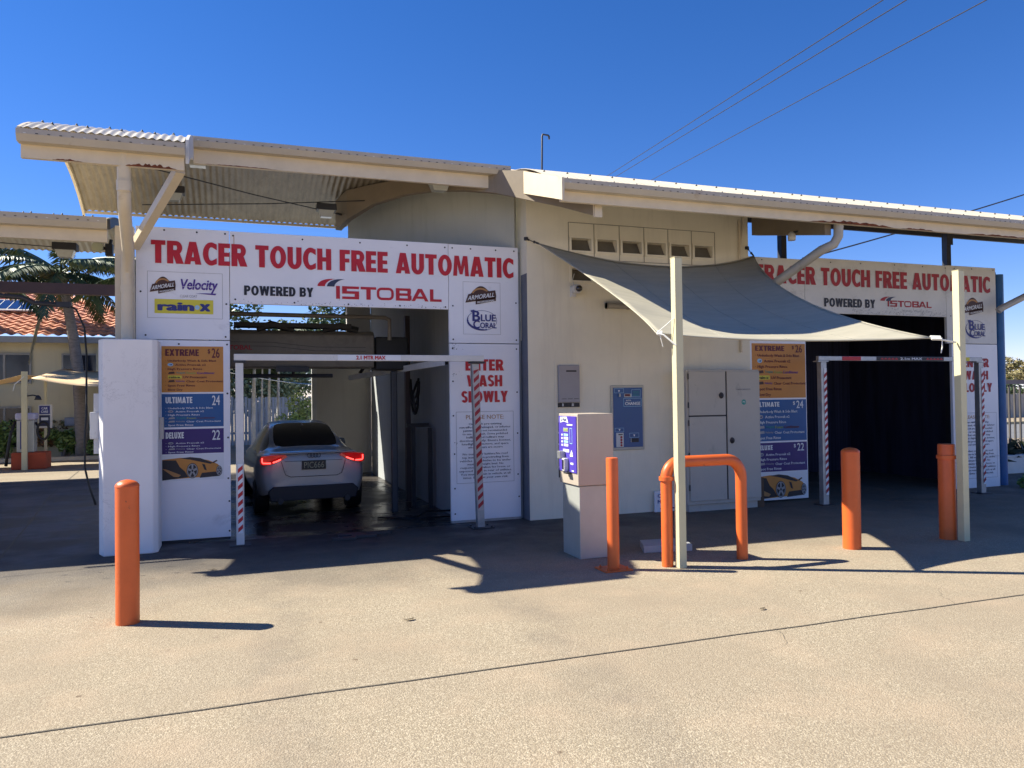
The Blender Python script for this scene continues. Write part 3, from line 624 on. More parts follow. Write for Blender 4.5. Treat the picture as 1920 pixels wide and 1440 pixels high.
def prices(parent,Y,x0,x1,zz,dollar):
    W=x1-x0
    def blk(name,z1,z0,m,ink,title,price,pink_,items):
        a=Art(onY(Y)); a.rect(x0,x1,z0,z1,m,1)
        hd=.078 if title=='EXTREME' else .072
        a.block(title,x0+W*.06,x0+W*(.60 if title=='EXTREME' else .49 if title=='ULTIMATE' else .35),z1-.035-hd,z1-.035,ink,3)
        a.text(price,x0+W*.81,x0+W*.94,z1-.135,z1-.02,pink_,3,off=.015)
        if dollar or title=='EXTREME': a.text('$',x0+W*.745,x0+W*.785,z1-.09,z1-.03,pink_,3,off=.02)
        h=(z1-z0-.15)/len(items)
        for i,t in enumerate(items):
            zc=z1-.15-h*i-h*.62; x=x0+W*.10; a.rect(x0+W*.06,x0+W*.07,zc+h*.22,zc+h*.3,ink,2)
            if t[0]=='*': a.disc(x+W*.04,zc+h*.28,W*.045,lblue if title=='EXTREME' else grey,2,rv=h*.38); a.poly([(x+W*.01,zc+h*.2),(x+W*.07,zc+h*.42),(x+W*.06,zc+h*.1)],navy,3); x+=W*.12; t=t[1:]
            if t[0]=='#': a.rect(x,x+W*.22,zc-h*.08,zc+h*.66,yellow,2); a.text('rain-x',x+W*.015,x+W*.2,zc+h*.02,zc+h*.5,black,3,off=.04); x+=W*.25; t=t[1:]
            if t[0]=='%': a.poly([(x,zc),(x+W*.02,zc+h*.5),(x+W*.1,zc+h*.6),(x+W*.11,zc+h*.1)],brown if title=='EXTREME' else grey,2); a.text('Velocity',x+W*.12,x+W*.27,zc,zc+h*.5,violet if title=='EXTREME' else grey,2,off=.02); x+=W*.29; t=t[1:]
            if t[0]=='~':
                a.poly([(x,zc),(x+W*.02,zc+h*.5),(x+W*.1,zc+h*.6),(x+W*.11,zc+h*.1)],brown if title=='EXTREME' else grey,2)
                for q,(wd,cc) in enumerate((('Triple',teal),('Foam',green),('Conditioner',violet if title=='EXTREME' else darkred))): a.text(wd,x+W*(.13+.17*q),x+W*(.28+.17*q+(.14 if q==2 else 0)),zc,zc+h*.52,cc,3,off=.02)
                continue
            a.line(t,x,zc,h*.52,.62,ink,3,off=.02,width=W*.0305*len(t)*(.88 if title!='EXTREME' else .95))
        a.build(name,parent)
    blk('price_panel',zz[0],zz[1],orangep,darkred,'EXTREME','26',darkred,['Underbody Wash & Side Blast','*Active Presoak x2','High Pressure Rinse','~','#UV Protectant','%Clear Coat Protectant','Spot Free Rinse','Blow Dry'])
    blk('price_panel',zz[2],zz[3],bluep,white,'ULTIMATE','24',white,['Underbody Wash & Side Blast','*Active Presoak x2','High Pressure Rinse','~','%Clear Coat Protectant','Spot Free Rinse'])
    blk('price_panel',zz[4],zz[5],purplep,white,'DELUXE','22',white,['*Active Presoak x2','High Pressure Rinse','%Clear Coat Protectant','Spot Free Rinse'])
    a=Art(onY(Y)); a.rect(x0,x1,zz[6],zz[5]-.012,white,1); sports_car(a,x0+.003,x1-.003,zz[6]+.01,zz[5]-.03); a.build('car_picture',parent)

# left bay header sign
Y0=9.70
S=thing('header_sign',(1.3,Y0,2.35),'bright white touch free automatic sign across the left wash bay with the parked car','sign')
for x0,x1,z0,z1 in ((-1.05,-.044,2.355,3.655),(-.038,2.644,2.79,3.652),(2.65,3.62,2.355,3.65)):
    mb=MB(); mb.box(x0,x1,Y0,Y0+.05,z0,z1); mb.build('panel',signw,S,bevel=.003)
a=Art(onY(Y0)); a.block('TRACER TOUCH FREE AUTOMATIC',-.89,3.55,3.235,3.50,red,3); a.build('lettering',S)
a=Art(onY(Y0)); a.block('POWERED BY',.12,.925,2.895,3.01,black,3); istobal(a,1.20,2.55,2.885,3.045,3.13,.975,red); a.build('maker_name',S)
a=Art(onY(Y0)); a.frame(-.93,-.12,2.60,3.14,.004,grey,1); armor(a,-.905,-.63,2.88,3.09)
a.text('Velocity',-.60,-.19,2.90,3.06,violet,3,off=.03,shear=.15); a.rect(-.56,-.22,2.972,2.976,signw,4); a.poly([(-.42,2.895),(-.2,2.88),(-.19,2.90),(-.3,2.90)],violet,3); a.text('CLEAR COAT',-.585,-.40,2.845,2.875,grey,3)
a.rect(-.855,-.225,2.655,2.82,yellow,2); a.text('rain',-.825,-.43,2.685,2.785,navy,3,off=.06); a.text('x',-.375,-.255,2.685,2.775,navy,3,off=.07); a.disc(-.40,2.73,.027,lblue,5); a.build('brand_marks',S)
a=Art(onY(Y0)); a.frame(2.84,3.36,2.47,3.165,.004,grey,1); armor(a,2.87,3.30,2.865,3.125); coral(a,2.88,3.30,2.52,2.79); a.build('brand_marks',S)
a=Art(onY(Y0)); bolts(a,[(-1.0,3.62),(-1.0,3.56),(-.75,3.62),(-.4,3.615),(-.09,3.615),(.0,3.60),(.8,3.6),(1.5,3.6),(2.1,3.6),(2.6,3.6),(2.7,3.6),(2.95,3.6),(3.3,3.6),(3.56,3.6),(-1.0,2.9),(-.08,2.78),(.02,2.84),(.7,2.82),(1.35,2.82),(2.0,2.82),(2.6,2.82),(2.7,2.84),(3.58,2.9),(-.95,2.4),(-.09,2.39),(2.7,2.4),(3.58,2.4)])
random.seed(3)
for k in range(90):
    x=random.uniform(.0,2.6); z=2.80+abs(random.gauss(0,.022)); s=random.uniform(.002,.008); a.poly([(x-s,z-s*.4),(x+s*.8,z-s*.6),(x+s*.3,z+s*.9)],black if random.random()<.5 else grey,2)
a.rect(.006,.012,3.50,3.60,tan,2)
a.build('screw_heads',S)
S=thing('price_board',(-.45,Y0,0),'white price board left of the open bay, beside the white pillar','sign')
mb=MB(); mb.box(-1.05,-.044,Y0,Y0+.05,.03,2.345); mb.build('panel',signw,S,bevel=.003)
mb=MB(); mb.box(-1.05,-.05,Y0+.01,Y0+.05,0,.028); mb.build('base_channel',darkm,S)
prices(S,Y0,-.785,-.118,(2.275,1.74,1.72,1.335,1.312,1.025,.715),False)
a=Art(onY(Y0)); bolts(a,[(-.075,2.3),(-.075,1.72),(-.07,1.2),(-.07,.72),(-.06,.45),(-.06,.1),(-.6,2.3)]); a.build('screw_heads',S)
S=thing('rules_board',(3.13,Y0,0),'white enter wash slowly notice board between the open left bay and the cream wall','sign')
mb=MB(); mb.box(2.65,3.62,Y0,Y0+.05,.03,2.345); mb.build('panel',signw,S,bevel=.003)
mb=MB(); mb.box(2.65,3.62,Y0-.004,Y0+.05,0,.028); mb.build('base_channel',galv,S)
rules(S,2.70,3.55,.51,1.45,2.14,Y0,slate,red,0)
a=Art(onY(Y0)); bolts(a,[(2.69,2.28),(2.69,1.85),(2.69,1.4),(2.7,.9),(2.7,.45),(2.7,.12),(3.58,2.28),(3.58,1.7),(3.58,1.15),(3.58,.6),(3.59,.3)])
for k in range(26):
    x=2.68+abs(random.gauss(0,.06)); z=random.choice((2.3,1.95,1.02))+random.gauss(0,.02); s=random.uniform(.003,.009); a.poly([(x-s,z-s*.4),(x+s*.8,z-s*.6),(x+s*.3,z+s*.9)],black,2)
a.build('screw_heads',S)
# right bay
Y1=9.58
S=thing('header_sign',(9.8,Y1,2.4),'weathered grey-white touch free automatic sign over the dark right wash bay','sign')
for x0,x1,z0,z1 in ((7.22,8.29,2.46,3.70),(8.296,11.21,2.88,3.74),(11.216,12.36,2.44,3.75)):
    mb=MB(); mb.box(x0,x1,Y1,Y1+.05,z0,z1); mb.build('panel',signold,S,bevel=.003)
a=Art(onY(Y1)); a.block('TRACER TOUCH FREE AUTOMATIC',7.36,12.22,3.315,3.59,redold,3); a.build('lettering',S)
a=Art(onY(Y1)); a.block('POWERED BY',8.66,9.68,2.985,3.12,black,3); istobal(a,9.94,10.88,3.02,3.12,3.18,9.79,redold); a.line('Vehicle Wash & Care',10.88,2.945,.035,.9,grey,2,align='r',width=.62); a.build('maker_name',S)
a=Art(onY(Y1)); armor(a,11.56,12.05,2.92,3.24); coral(a,11.62,12.08,2.53,2.84); a.build('brand_marks',S)
a=Art(onY(Y1)); bolts(a,[(7.5,3.66),(8.24,3.66),(8.34,3.0),(8.8,3.68),(9.4,3.69),(10.1,3.7),(10.7,3.7),(11.2,3.7),(11.4,3.7),(11.8,3.71),(12.3,3.71),(11.3,2.9)])
for k in range(260):
    x=random.uniform(9.2,11.2); z=2.89+abs(random.gauss(0,.05)); s=random.uniform(.003,.012); a.poly([(x-s,z-s*.4),(x+s*.8,z-s*.6),(x+s*.3,z+s*.9)],grey,2)
a.build('screw_heads',S)
S=thing('price_board',(7.8,Y1,0),'white price board right of the grey cabinet, its left edge hidden','sign')
mb=MB(); mb.box(7.22,8.29,Y1,Y1+.05,.03,2.45); mb.build('panel',signw,S,bevel=.003)
prices(S,Y1,7.29,8.275,(2.395,1.57,1.545,.92,.895,.46,.0+.035),True)
S=thing('rules_board',(11.8,Y1,0),'white enter wash slowly notice board behind the far cream post, beside the blue column','sign')
mb=MB(); mb.box(11.31,12.36,Y1,Y1+.05,.0,2.43); mb.build('panel',signw,S,bevel=.003)
rules(S,11.36,12.33,.16,1.27,2.19,Y1,slate,redold,0)

# ------------------------------------------------------------------ white pillar
P=thing('wall_pillar',(-1.08,9.2,0),'scuffed white rendered pillar standing in front of the left price board','pillar')
mb=MB(); mb.prism([(-1.37,9.28),(-1.31,9.13),(-.83,9.13),(-.78,9.18),(-.78,9.55),(-1.37,9.55)],'z',0,2.31); mb.build('shaft',pillarm,P,bevel=.012)
mb=MB(); mb.box(-1.46,-1.375,9.3,9.4,1.24,1.53); mb.build('switch_box',whitep,P,bevel=.008)
mb=MB(); mb.box(-1.425,-1.375,9.32,9.36,1.531,1.73); mb.box(-1.425,-1.375,9.32,9.36,1.08,1.238); mb.build('conduit',whitep,P)
mb=MB(); mb.box(-.778,-.735,9.3,9.38,1.22,1.46); mb.build('junction_box',M('junction_box',(.42,.40,.38),.6),P,bevel=.004)

# ------------------------------------------------------------------ bollards
def bollard(x,y,h,rad,top,label,base=False,band=False):
    t=thing('bollard',(x,y,0),label,'bollard','orange steel bollards in front of the car wash')
    mb=MB()
    if top=='dome':
        pr=[(rad,0),(rad,h-.055)]+[(rad*1.03*math.cos(R(k)),h-.052+.05*math.sin(R(k))) for k in (0,15,35,55,75)]+[(0.0005,h)]
    else: pr=[(rad,0),(rad,h-.012),(rad*.97,h-.003),(rad*.9,h)]
    mb.lathe((x,y,0),pr,28); mb.build('pipe',orange,t,smooth=True,auto=35)
    if base:
        mb=MB(); mb.box(x-.14,x+.14,y-.12,y+.12,.001,.014); 
        for dx in (-.1,.1):
            for dy in (-.08,.08): mb.lathe((x+dx,y+dy,.012),[(.014,0),(.014,.012),(.008,.014),(.008,.026)],6)
        mb.build('base_plate',orange,t)
    if band:
        mb=MB(); mb.lathe((x,y,0),[(rad+.001,.885),(rad+.014,.887),(rad+.014,.925),(rad+.001,.927)],28); mb.build('band',orange,t,smooth=True,auto=35)
bollard(-.75,6.34,1.06,.082,'dome','thick orange bollard with a domed cap standing alone at the left, near the white pillar')
bollard(3.345,6.5,1.05,.057,'flat','slim orange bollard on a rusty base plate right beside the payment machine',base=True)
bollard(6.09,6.4,1.06,.092,'dome','orange domed bollard standing alone before the dark right bay')
bollard(7.44,6.40,1.05,.088,'flat','orange bollard with a raised band, touching the far cream post',band=True)
t=thing('hoop_barrier',(4.3,6.42,0),'orange bent pipe hoop barrier beside the near cream post','barrier')
mb=MB(); Rr=.17; pts=[(4.73,6.42,0),(4.73,6.42,.82)]
for k in range(1,9): a_=R(90*k/8); pts.append((4.73-Rr+Rr*math.cos(a_),6.42,.82+Rr*math.sin(a_)))
pts+=[(4.03,6.42,.99)]
for k in range(1,9): a_=R(90*k/8); pts.append((4.03-.15*math.sin(a_),6.42,.84+.15*math.cos(a_)))
pts+=[(3.88,6.42,0)]
mb.tube(pts,.055,20); mb.build('pipe',orange,t,smooth=True,auto=40)
mb=MB(); mb.lathe((3.88,6.42,0),[(.056,.815),(.07,.817),(.07,.855),(.056,.857)],24); mb.build('collar',orange,t,smooth=True,auto=40)

# ------------------------------------------------------------------ cream posts, sail
def cpost(x0,x1,y,h,label,flange=False):
    t=thing('sail_post',((x0+x1)/2,y,0),label,'post','cream square posts holding the shade sail')
    mb=MB(); mb.box(x0,x1,y,y+(x1-x0),0,h); mb.build('post',postm,t,bevel=.006)
    mb=MB(); mb.box(x0-.002,x1+.002,y-.002,y+(x1-x0)+.002,h+.0005,h+.006); mb.build('cap',postm,t)
    return t
cpost(3.925,4.005,6.28,2.935,'cream square post between the orange hoop barrier and the camera'.replace(' and the camera',' upright, nearer the payment machine'))
cpost(7.445,7.53,6.2,2.955,'cream square post at the right touching the banded orange bollard')
sailm,nt,bs=nodes('sail_cloth'); bs.inputs['Base Color'].default_value=(.60,.57,.44,1); bs.inputs['Roughness'].default_value=.65
cc=mixc(nt,ramp(nt,noise_tex(nt,coords(nt,(1,6,1)),2.5,5,.6),.3,.7),(.40,.37,.28),(.48,.44,.34)); nt.links.new(cc,bs.inputs['Base Color'])
T=thing('shade_sail',(5.3,8,2.2),'large four-cornered shade sail slung between the cream wall and two cream posts','shade sail')
PA,PB,PC,PD=Vector((3.80,9.38,3.655)),Vector((7.22,9.40,3.67)),Vector((3.80,6.42,2.225)),Vector((7.10,6.26,2.215))
def edge(p,q,inn,sag):
    def fn(t):
        k=4*t*(1-t); return p.lerp(q,t)+Vector(inn)*k-Vector((0,0,sag*k))
    return fn
eAB=edge(PA,PB,(0,-.28,0),.27); eCD=edge(PC,PD,(0,.26,0),.03); eAC=edge(PA,PC,(.30,0,0),.13); eBD=edge(PB,PD,(-.42,0,0),.13)
def sf(a,b):
    c0,c1,d0,d1=eAB(a),eCD(a),eAC(b),eBD(b)
    p=c0*(1-b)+c1*b+d0*(1-a)+d1*a-(PA*(1-a)*(1-b)+PB*a*(1-b)+PC*(1-a)*b+PD*a*b)
    p=p+Vector((0,0,.012*noise.noise(Vector((a*5,b*9,0)))))
    return tuple(p)
mb=MB(); mb.grid(lambda a_,b_:sf(a_,1-b_),36,36); mb.build('cloth',sailm,T,smooth=True,solid=.003)
for e_ in (eAB,eCD,eAC,eBD):
    mb=MB(); mb.tube([e_(i/20) for i in range(21)],.008,6); mb.build('hem',sailm,T,smooth=True)
for a_ in (.28,.52,.76):
    mb=MB(); mb.tube([Vector(sf(a_,i/24))+Vector((0,0,.002)) for i in range(25)],.003,5); mb.build('seam',M('seam_thread',(.30,.29,.24),.8),T,smooth=True)
for p,q,nm in ((PA,(3.66,9.49,3.735),'turnbuckle'),(PB,(7.17,9.485,3.80),'turnbuckle')):
    mb=MB(); q=Vector(q); d=(q-p); mb.tube([p,p+d*.25],.012,8); mb.tube([p+d*.22,p+d*.78],.006,6); mb.tube([p+d*.30,p+d*.42],.017,8); mb.tube([p+d*.75,q],.013,8); mb.lathe(q,[(.03,-.02),(.03,.02)],10); mb.build(nm,darkm,T)
whiter=M('white_rope',(.75,.74,.68),.8)
mb=MB(); mb.tube([PC,PC+Vector((.05,-.05,-.02)),(3.93,6.285,2.10)],.009,6); mb.tube([PC,(3.92,6.30,2.36)],.005,6)
for k in range(5): mb.tube([PC+Vector((.01*k,-.02,-.015)),PC+Vector((.03+.01*k,.02,.02))],.009,6)
mb.tube([PC+Vector((.02,-.02,0)),PC+Vector((.03,-.03,-.06)),PC+Vector((.05,-.03,-.13))],.005,6); mb.build('lashing',whiter,T)
mb=MB(); mb.tube([PD,PD+Vector((.14,-.01,-.02)),(7.43,6.24,2.17)],.011,6)
for k in range(8): mb.tube([PD+Vector((-.01+.018*k,-.02,-.02)),PD+Vector((.015+.018*k,.02,.02))],.011,6)
mb.tube([PD+Vector((.14,-.01,0)),PD+Vector((.13,-.02,-.10)),PD+Vector((.11,-.02,-.165))],.006,6); mb.build('lashing',whiter,T)

# ------------------------------------------------------------------ height barriers
def stripes(a,x0,x1,z0,z1,p,m,l=2,slope=.9):
    z=z0
    w=(x1-x0)*slope
    while z<z1: a.poly([(x0,z),(x1,z+w),(x1,min(z+w+p*.5,z1+w)),(x0,z+p*.5)],m,l); z+=p
t=thing('height_barrier',(1.5,9.2,0),'white height barrier before the open left bay, limit lettered in red','height barrier','height limit barriers')
mb=MB(); mb.box(.0,2.96,9.2,9.26,2.088,2.162); mb.build('top_bar',whitep,t,bevel=.004)
a=Art(onY(9.198)); a.rect(1.15,1.9,2.094,2.158,white,1); a.text('2.1 MTR MAX',1.365,1.715,2.103,2.150,red,3,off=.05); a.build('limit_sticker',t)
mb=MB(); mb.box(.015,.10,9.2,9.28,.01,2.06); p=mb.build('post',whitep,t,bevel=.004)
a=Art(onY(9.198)); a.rect(.035,.085,.14,.92,white,1); stripes(a,.035,.085,.15,.86,.095,red); a.build('striped_tape',p)
mb=MB(); mb.box(-.01,.125,9.19,9.29,2.062,2.085); mb.build('bracket',darkm,t)
mb=MB(); mb.box(-.06,.17,9.14,9.34,.001,.012); mb.build('base_plate',darkm,t)
mb=MB(); b0=Vector((2.90,9.2,.01)); b1=Vector((2.86,9.24,2.06)); mb.hexa([(b0.x-.045,b0.y,.01),(b0.x+.045,b0.y,.01),(b0.x+.045,b0.y+.09,.01),(b0.x-.045,b0.y+.09,.01)],[(b1.x-.045,b1.y,2.06),(b1.x+.045,b1.y,2.06),(b1.x+.045,b1.y+.09,2.06),(b1.x-.045,b1.y+.09,2.06)]); p=mb.build('post',galv,t,bevel=.004)
def lean(u_,v_,l): return (u_-.04*v_/2.05, 9.2+.04*v_/2.05-.0025*l, v_)
a=Art(lean); a.rect(2.868,2.938,.22,2.02,M('faded_tape',(.5,.45,.42),.6),1); stripes(a,2.868,2.938,.24,1.93,.105,redold); a.build('striped_tape',p)
mb=MB(); mb.box(2.78,2.97,9.19,9.3,2.062,2.085); mb.build('bracket',darkm,t)
mb=MB(); mb.box(2.77,3.05,9.12,9.36,.001,.014)
for dx in (2.80,3.02):
    for dy in (9.15,9.33): mb.lathe((dx,dy,.01),[(.014,0),(.014,.02)],6)
mb.build('base_plate',darkm,t)
t=thing('height_barrier',(9.6,9.0,0),'grey height barrier with red, yellow and black bar before the dark right bay','height barrier','height limit barriers')
mb=MB(); mb.box(8.02,11.28,9.0,9.06,2.11,2.175); mb.build('top_bar',galv,t,bevel=.004)
a=Art(onY(8.998)); a.rect(8.45,8.80,2.114,2.171,red,1); a.rect(9.10,10.45,2.114,2.171,black,1); a.text('2.1m MAX',9.56,10.0,2.124,2.162,white,3,off=.03)
for k in range(5):
    for o in (9.17,10.08): a.poly([(o+.07*k,2.13),(o+.035+.07*k,2.16),(o+.07+.07*k,2.13)],red,2)
a.rect(10.68,11.0,2.114,2.171,yellow,1); a.build('limit_sticker',t)
for x in (8.06,11.2):
    mb=MB(); mb.box(x,x+.10,9.0,9.09,.01,2.09); p=mb.build('post',galv,t,bevel=.004)
    a=Art(onY(8.998)); a.rect(x+.045,x+.095,.15,2.0,white,1); stripes(a,x+.045,x+.095,.17,1.92,.105,redold); a.build('striped_tape',p)
    mb=MB(); mb.box(x-.06,x+.16,8.94,9.14,.001,.012); mb.build('base_plate',darkm,t); mb=MB(); mb.box(x-.06,x+.13,8.99,9.1,2.091,2.108); mb.build('bracket',galv,t)

# ------------------------------------------------------------------ payment machine
t=thing('payment_machine',(3.42,7.2,0),'stainless steel payment machine with purple button panel facing the drive-up lane','payment machine')
mb=MB(); mb.box(3.245,3.62,7.02,7.44,.0,.73); mb.build('pedestal',kioskl,t,bevel=.006)
mb=MB(); mb.box(3.225,3.62,7.0,7.47,.735,1.455); mb.build('cabinet',stain,t,bevel=.006)
def onX(u_,v_,l): return (3.225-.0022*l, 7.46-u_, v_)
mb=MB(); mb.box(3.215,3.2249,7.02,7.45,.86,1.43); mb.build('front_panel',purple,t)
K=lambda u_,v_,l:(3.215-.0022*l,7.46-u_,v_)
a=Art(K); a.poly([(.05,1.36),(.05,1.42),(.22,1.425),(.26,1.36),(.15,1.375)],white,1); a.text('Car Wash',.07,.21,1.38,1.41,navy,2,off=.02); a.rect(.22,.36,1.335,1.35,white,1)
a.rect(.13,.25,1.27,1.31,grey,1); a.rect(.14,.24,1.28,1.30,green,2); a.frame(.29,.35,1.15,1.31,.006,lblue,1)
for k in range(4): a.rect(.08,.11,1.12+.035*k,1.14+.035*k,white,1); a.rect(.14,.25,1.12+.035*k,1.145+.035*k,white if k%2==0 else lblue,1)
a.rect(.12,.27,1.06,1.09,white,1); a.poly([(.30,1.05),(.36,1.05),(.33,1.09)],white,1); a.rect(.29,.36,1.02,1.045,white,1); a.rect(.3,.37,.94,.96,white,1); a.rect(.33,.38,.87,.885,white,1); a.build('button_labels',t)
for (u0_,u1_,z0_,z1_,d,m) in ((.09,.17,.99,1.07,.06,galv),(.19,.25,.87,1.0,.05,whitep),(.22,.31,.845,.865,.05,darkm)):
    mb=MB(); mb.box(3.215-d,3.2149,7.46-u1_,7.46-u0_,z0_,z1_); mb.build('slot_housing',m,t,bevel=.006)
mb=MB(); mb.box(3.163,3.1649,7.22,7.26,.885,.985); mb.build('card_slot',black,t)
mb=MB()
for z in (.78,.9,1.02,1.14,1.26): mb.tube([(3.22,7.462,z),(3.22,7.462,z+.1)],.008,8)
mb.build('hinge',darkm,t)
mb=MB(); mb.box(3.585,3.61,6.996,6.9995,.92,.97); mb.build('lock',M('lock_red',(.3,.03,.02),.4),t)
# ------------------------------------------------------------------ things on the cream wall
t=thing('water_heater',(4.24,9.5,1.49),'grey recessed gas water heater in the cream wall above the payment machine','water heater')
mb=MB(); mb.box(4.09,4.40,9.455,9.499,1.55,2.055); mb.build('cover',heatm,t,bevel=.01)
mb=MB(); mb.box(4.20,4.35,9.4535,9.4549,1.965,1.985); 
for k in range(3): mb.box(4.13+.09*k,4.20+.09*k,9.4535,9.4549,1.598,1.604)
mb.build('grille',black,t)
mb=MB(); mb.box(4.09,4.40,9.475,9.499,1.49,1.545); mb.box(4.14,4.16,9.465,9.475,1.5,1.54,1); mb.box(4.28,4.31,9.465,9.475,1.5,1.54,1); mb.build('pipe_gap',[black,galv],t)
mb=MB(); 
for a_ in ((4.045,4.085,.7,2.10),(4.405,4.43,1.47,2.10)): mb.box(a_[0],a_[1],9.49,9.4995,a_[2],a_[3])
mb.box(4.045,4.43,9.49,9.4995,2.10,2.115); mb.build('surround',wallm,t)
t=thing('change_machine',(5.14,9.5,.9),'dark blue coin change machine set in the cream wall','change machine')
mb=MB(); mb.box(4.875,5.39,9.472,9.499,.88,1.78); mb.build('frame',M('change_frame',(.50,.48,.40),.5),t,bevel=.012)
mb=MB(); mb.box(4.905,5.36,9.4665,9.4715,.92,1.745); mb.build('face',changem,t,bevel=.002)
a=Art(onY(9.4665))
def KX(p): return 4.905+(p-85)/620*.455
def KZ(p): return 1.745-(p-75)/1225*.825
a.frame(KX(300),KX(680),KZ(465),KZ(290),.005,lblue,1); a.text('CHANGE',KX(330),KX(655),KZ(435),KZ(370),white,2,off=.04); a.text('AUTO',KX(345),KX(455),KZ(352),KZ(325),white,2,off=.03)
for x0_,x1_,z0_,z1_ in ((110,308,185,90),(470,665,262,115),(110,300,980,900),(415,618,1105,1010)): a.frame(KX(x0_),KX(x1_),KZ(z0_),KZ(z1_),.004,lblue,1)
for cx_,cz_ in ((205,148),(205,942),(515,1065)): a.poly([(KX(cx_-22),KZ(cz_-22)),(KX(cx_+22),KZ(cz_-22)),(KX(cx_),KZ(cz_+24))],white,2)
for k in range(4): a.rect(KX(500),KX(640),KZ(150+28*k+8),KZ(150+28*k),teal,2)
for cx_,cz_ in ((300,635),(415,630),(380,750)): a.ring(KX(cx_),KZ(cz_),.034,.006,M('faint_blue%d'%cx_,(.02,.09,.22),.4),1)
a.rect(KX(313),KX(470),KZ(272),KZ(200),galv,1); a.rect(KX(330),KX(440),KZ(255),KZ(208),darkred,2)
a.rect(KX(135),KX(290),KZ(1290),KZ(1000),whitep,1); a.rect(KX(180),KX(270),KZ(1045),KZ(1025),black,2)
for k in range(4): a.disc(KX(240),KZ(1090+55*k),.016,redold,3)
a.rect(KX(435),KX(610),KZ(1200),KZ(1120),black,2); a.rect(KX(435),KX(455),KZ(1200),KZ(1115),grey,3); a.build('instructions',t)
mb=MB(); mb.box(KX(195),KX(225),9.44,9.4664,KZ(260),KZ(195)); mb.build('coin_return',galv,t)
t=thing('electrical_cabinet',(6.52,9.3,0),'tall grey steel electrical cabinet with three doors against the cream wall','cabinet')
mb=MB(); mb.box(5.91,7.13,9.22,9.498,.10,1.985); mb.build('body',cabm,t,bevel=.006)
mb=MB(); mb.box(5.95,7.10,9.26,9.49,0,.098); mb.build('plinth',cabm,t)
for x0_,x1_,z0_,z1_ in ((5.945,6.545,1.345,1.96),(5.945,6.545,.15,1.325),(6.57,7.125,.15,1.96)):
    mb=MB(); mb.box(x0_,x1_,9.2,9.2195,z0_,z1_); mb.build('door',cabm,t,bevel=.004)
mb=MB(); mb.box(6.5455,6.5695,9.21,9.2195,.15,1.96); mb.box(5.945,6.545,9.21,9.2195,1.326,1.344); mb.build('door_gap',black,t)
for x_,z_ in ((6.47,1.62),(6.64,.98)):
    mb=MB(); mb.lathe((0,0,0),[(.035,0),(.03,.02),(.012,.03),(.012,.045)],14); mb.v=[(x_+p[0],9.199-p[2],z_+p[1]*1.3) for p in mb.v]; mb.build('handle',darkm,t,smooth=True,auto=40)
a=Art(onY(9.2)); a.disc(6.85,1.52,.038,teal,1); a.text('PJ',6.83,6.87,1.505,1.535,white,2); a.frame(6.72,6.97,1.69,1.715,.003,grey,1); a.text('MAIN SWITCH',6.73,6.96,1.696,1.709,slate,2); a.build('stickers',t)
mb=MB()
for z in (.3,.75,1.2,1.45,1.85): mb.tube([(5.938,9.205,z),(5.938,9.205,z+.08)],.009,8)
mb.build('hinge',darkm,t)
t=thing('security_camera',(4.33,9.4,3.06),'small white dome security camera below the lower vent opening','camera')
mb=MB(); mb.box(4.29,4.37,9.46,9.499,2.98,3.13); mb.build('bracket',whitep,t,bevel=.008)
mb=MB(); mb.lathe((0,0,0),[(.062,0),(.066,.05),(.06,.08)],18); mb.v=[(4.35+p[0],9.44-p[2],3.08+p[1]) for p in mb.v]; mb.build('housing',whitep,t,smooth=True,auto=40)
mb=MB(); mb.lathe((0,0,0),[(.045,0),(.04,.03),(.02,.045),(.001,.05)],18); mb.v=[(4.36+p[0],9.36-p[2],3.08+p[1]) for p in mb.v]; mb.build('dome',M('dome_glass',(.02,.015,.02),.08,spec=.8),t,smooth=True)
mb=MB(); mb.tube([(4.34,9.48,3.13),(4.33,9.49,3.22),(4.36,9.5,3.3)],.006,6); mb.build('cable',whitep,t)
t=thing('tube_light',(5.1,9.45,2.87),'weatherproof tube light on the cream wall, half hidden behind the shade sail','light')
mb=MB(); mb.box(4.80,5.9,9.44,9.499,2.90,2.93); mb.build('base',cabm,t)
mb=MB(); mb.tube([(4.80,9.43,2.87),(5.9,9.43,2.87)],.042,12); mb.build('diffuser',M('diffuser',(.36,.33,.27),.4),t,smooth=True,auto=50)
mb=MB()
for x in (4.80,5.12,5.9): mb.lathe((0,0,0),[(.047,0),(.047,.02)],14); k=len(mb.v)-28; mb.v[k:]=[(x+p[2],9.43+p[0],2.87+p[1]) for p in mb.v[k:]]
mb.build('clip',M('clip_metal',(.25,.22,.18),.5),t)
t=thing('leaning_notice',(5.74,9.45,0),'small white notice board leaning at the foot of the cream wall behind the hoop barrier','sign')
mb=MB(); mb.box(5.52,5.97,9.44,9.47,.0,.29); mb.build('panel',signw,t,bevel=.002)
a=Art(onY(9.44)); a.text('CAR',5.56,5.72,.20,.25,navy,2,off=.03); a.text('MATS',5.56,5.75,.12,.17,navy,2,off=.03); a.rect(5.60,5.9,.04,.055,navy,2); a.build('lettering',t)
mb=MB(); mb.box(7.1,7.22,9.26,9.36,0,.42); tag(mb.build('timber_offcut',M('old_timber',(.12,.07,.04),.8,var=.3,vs=6),loc=(7.16,9.3,0),bevel=.004),'short brown timber block standing beside the grey electrical cabinet','timber')
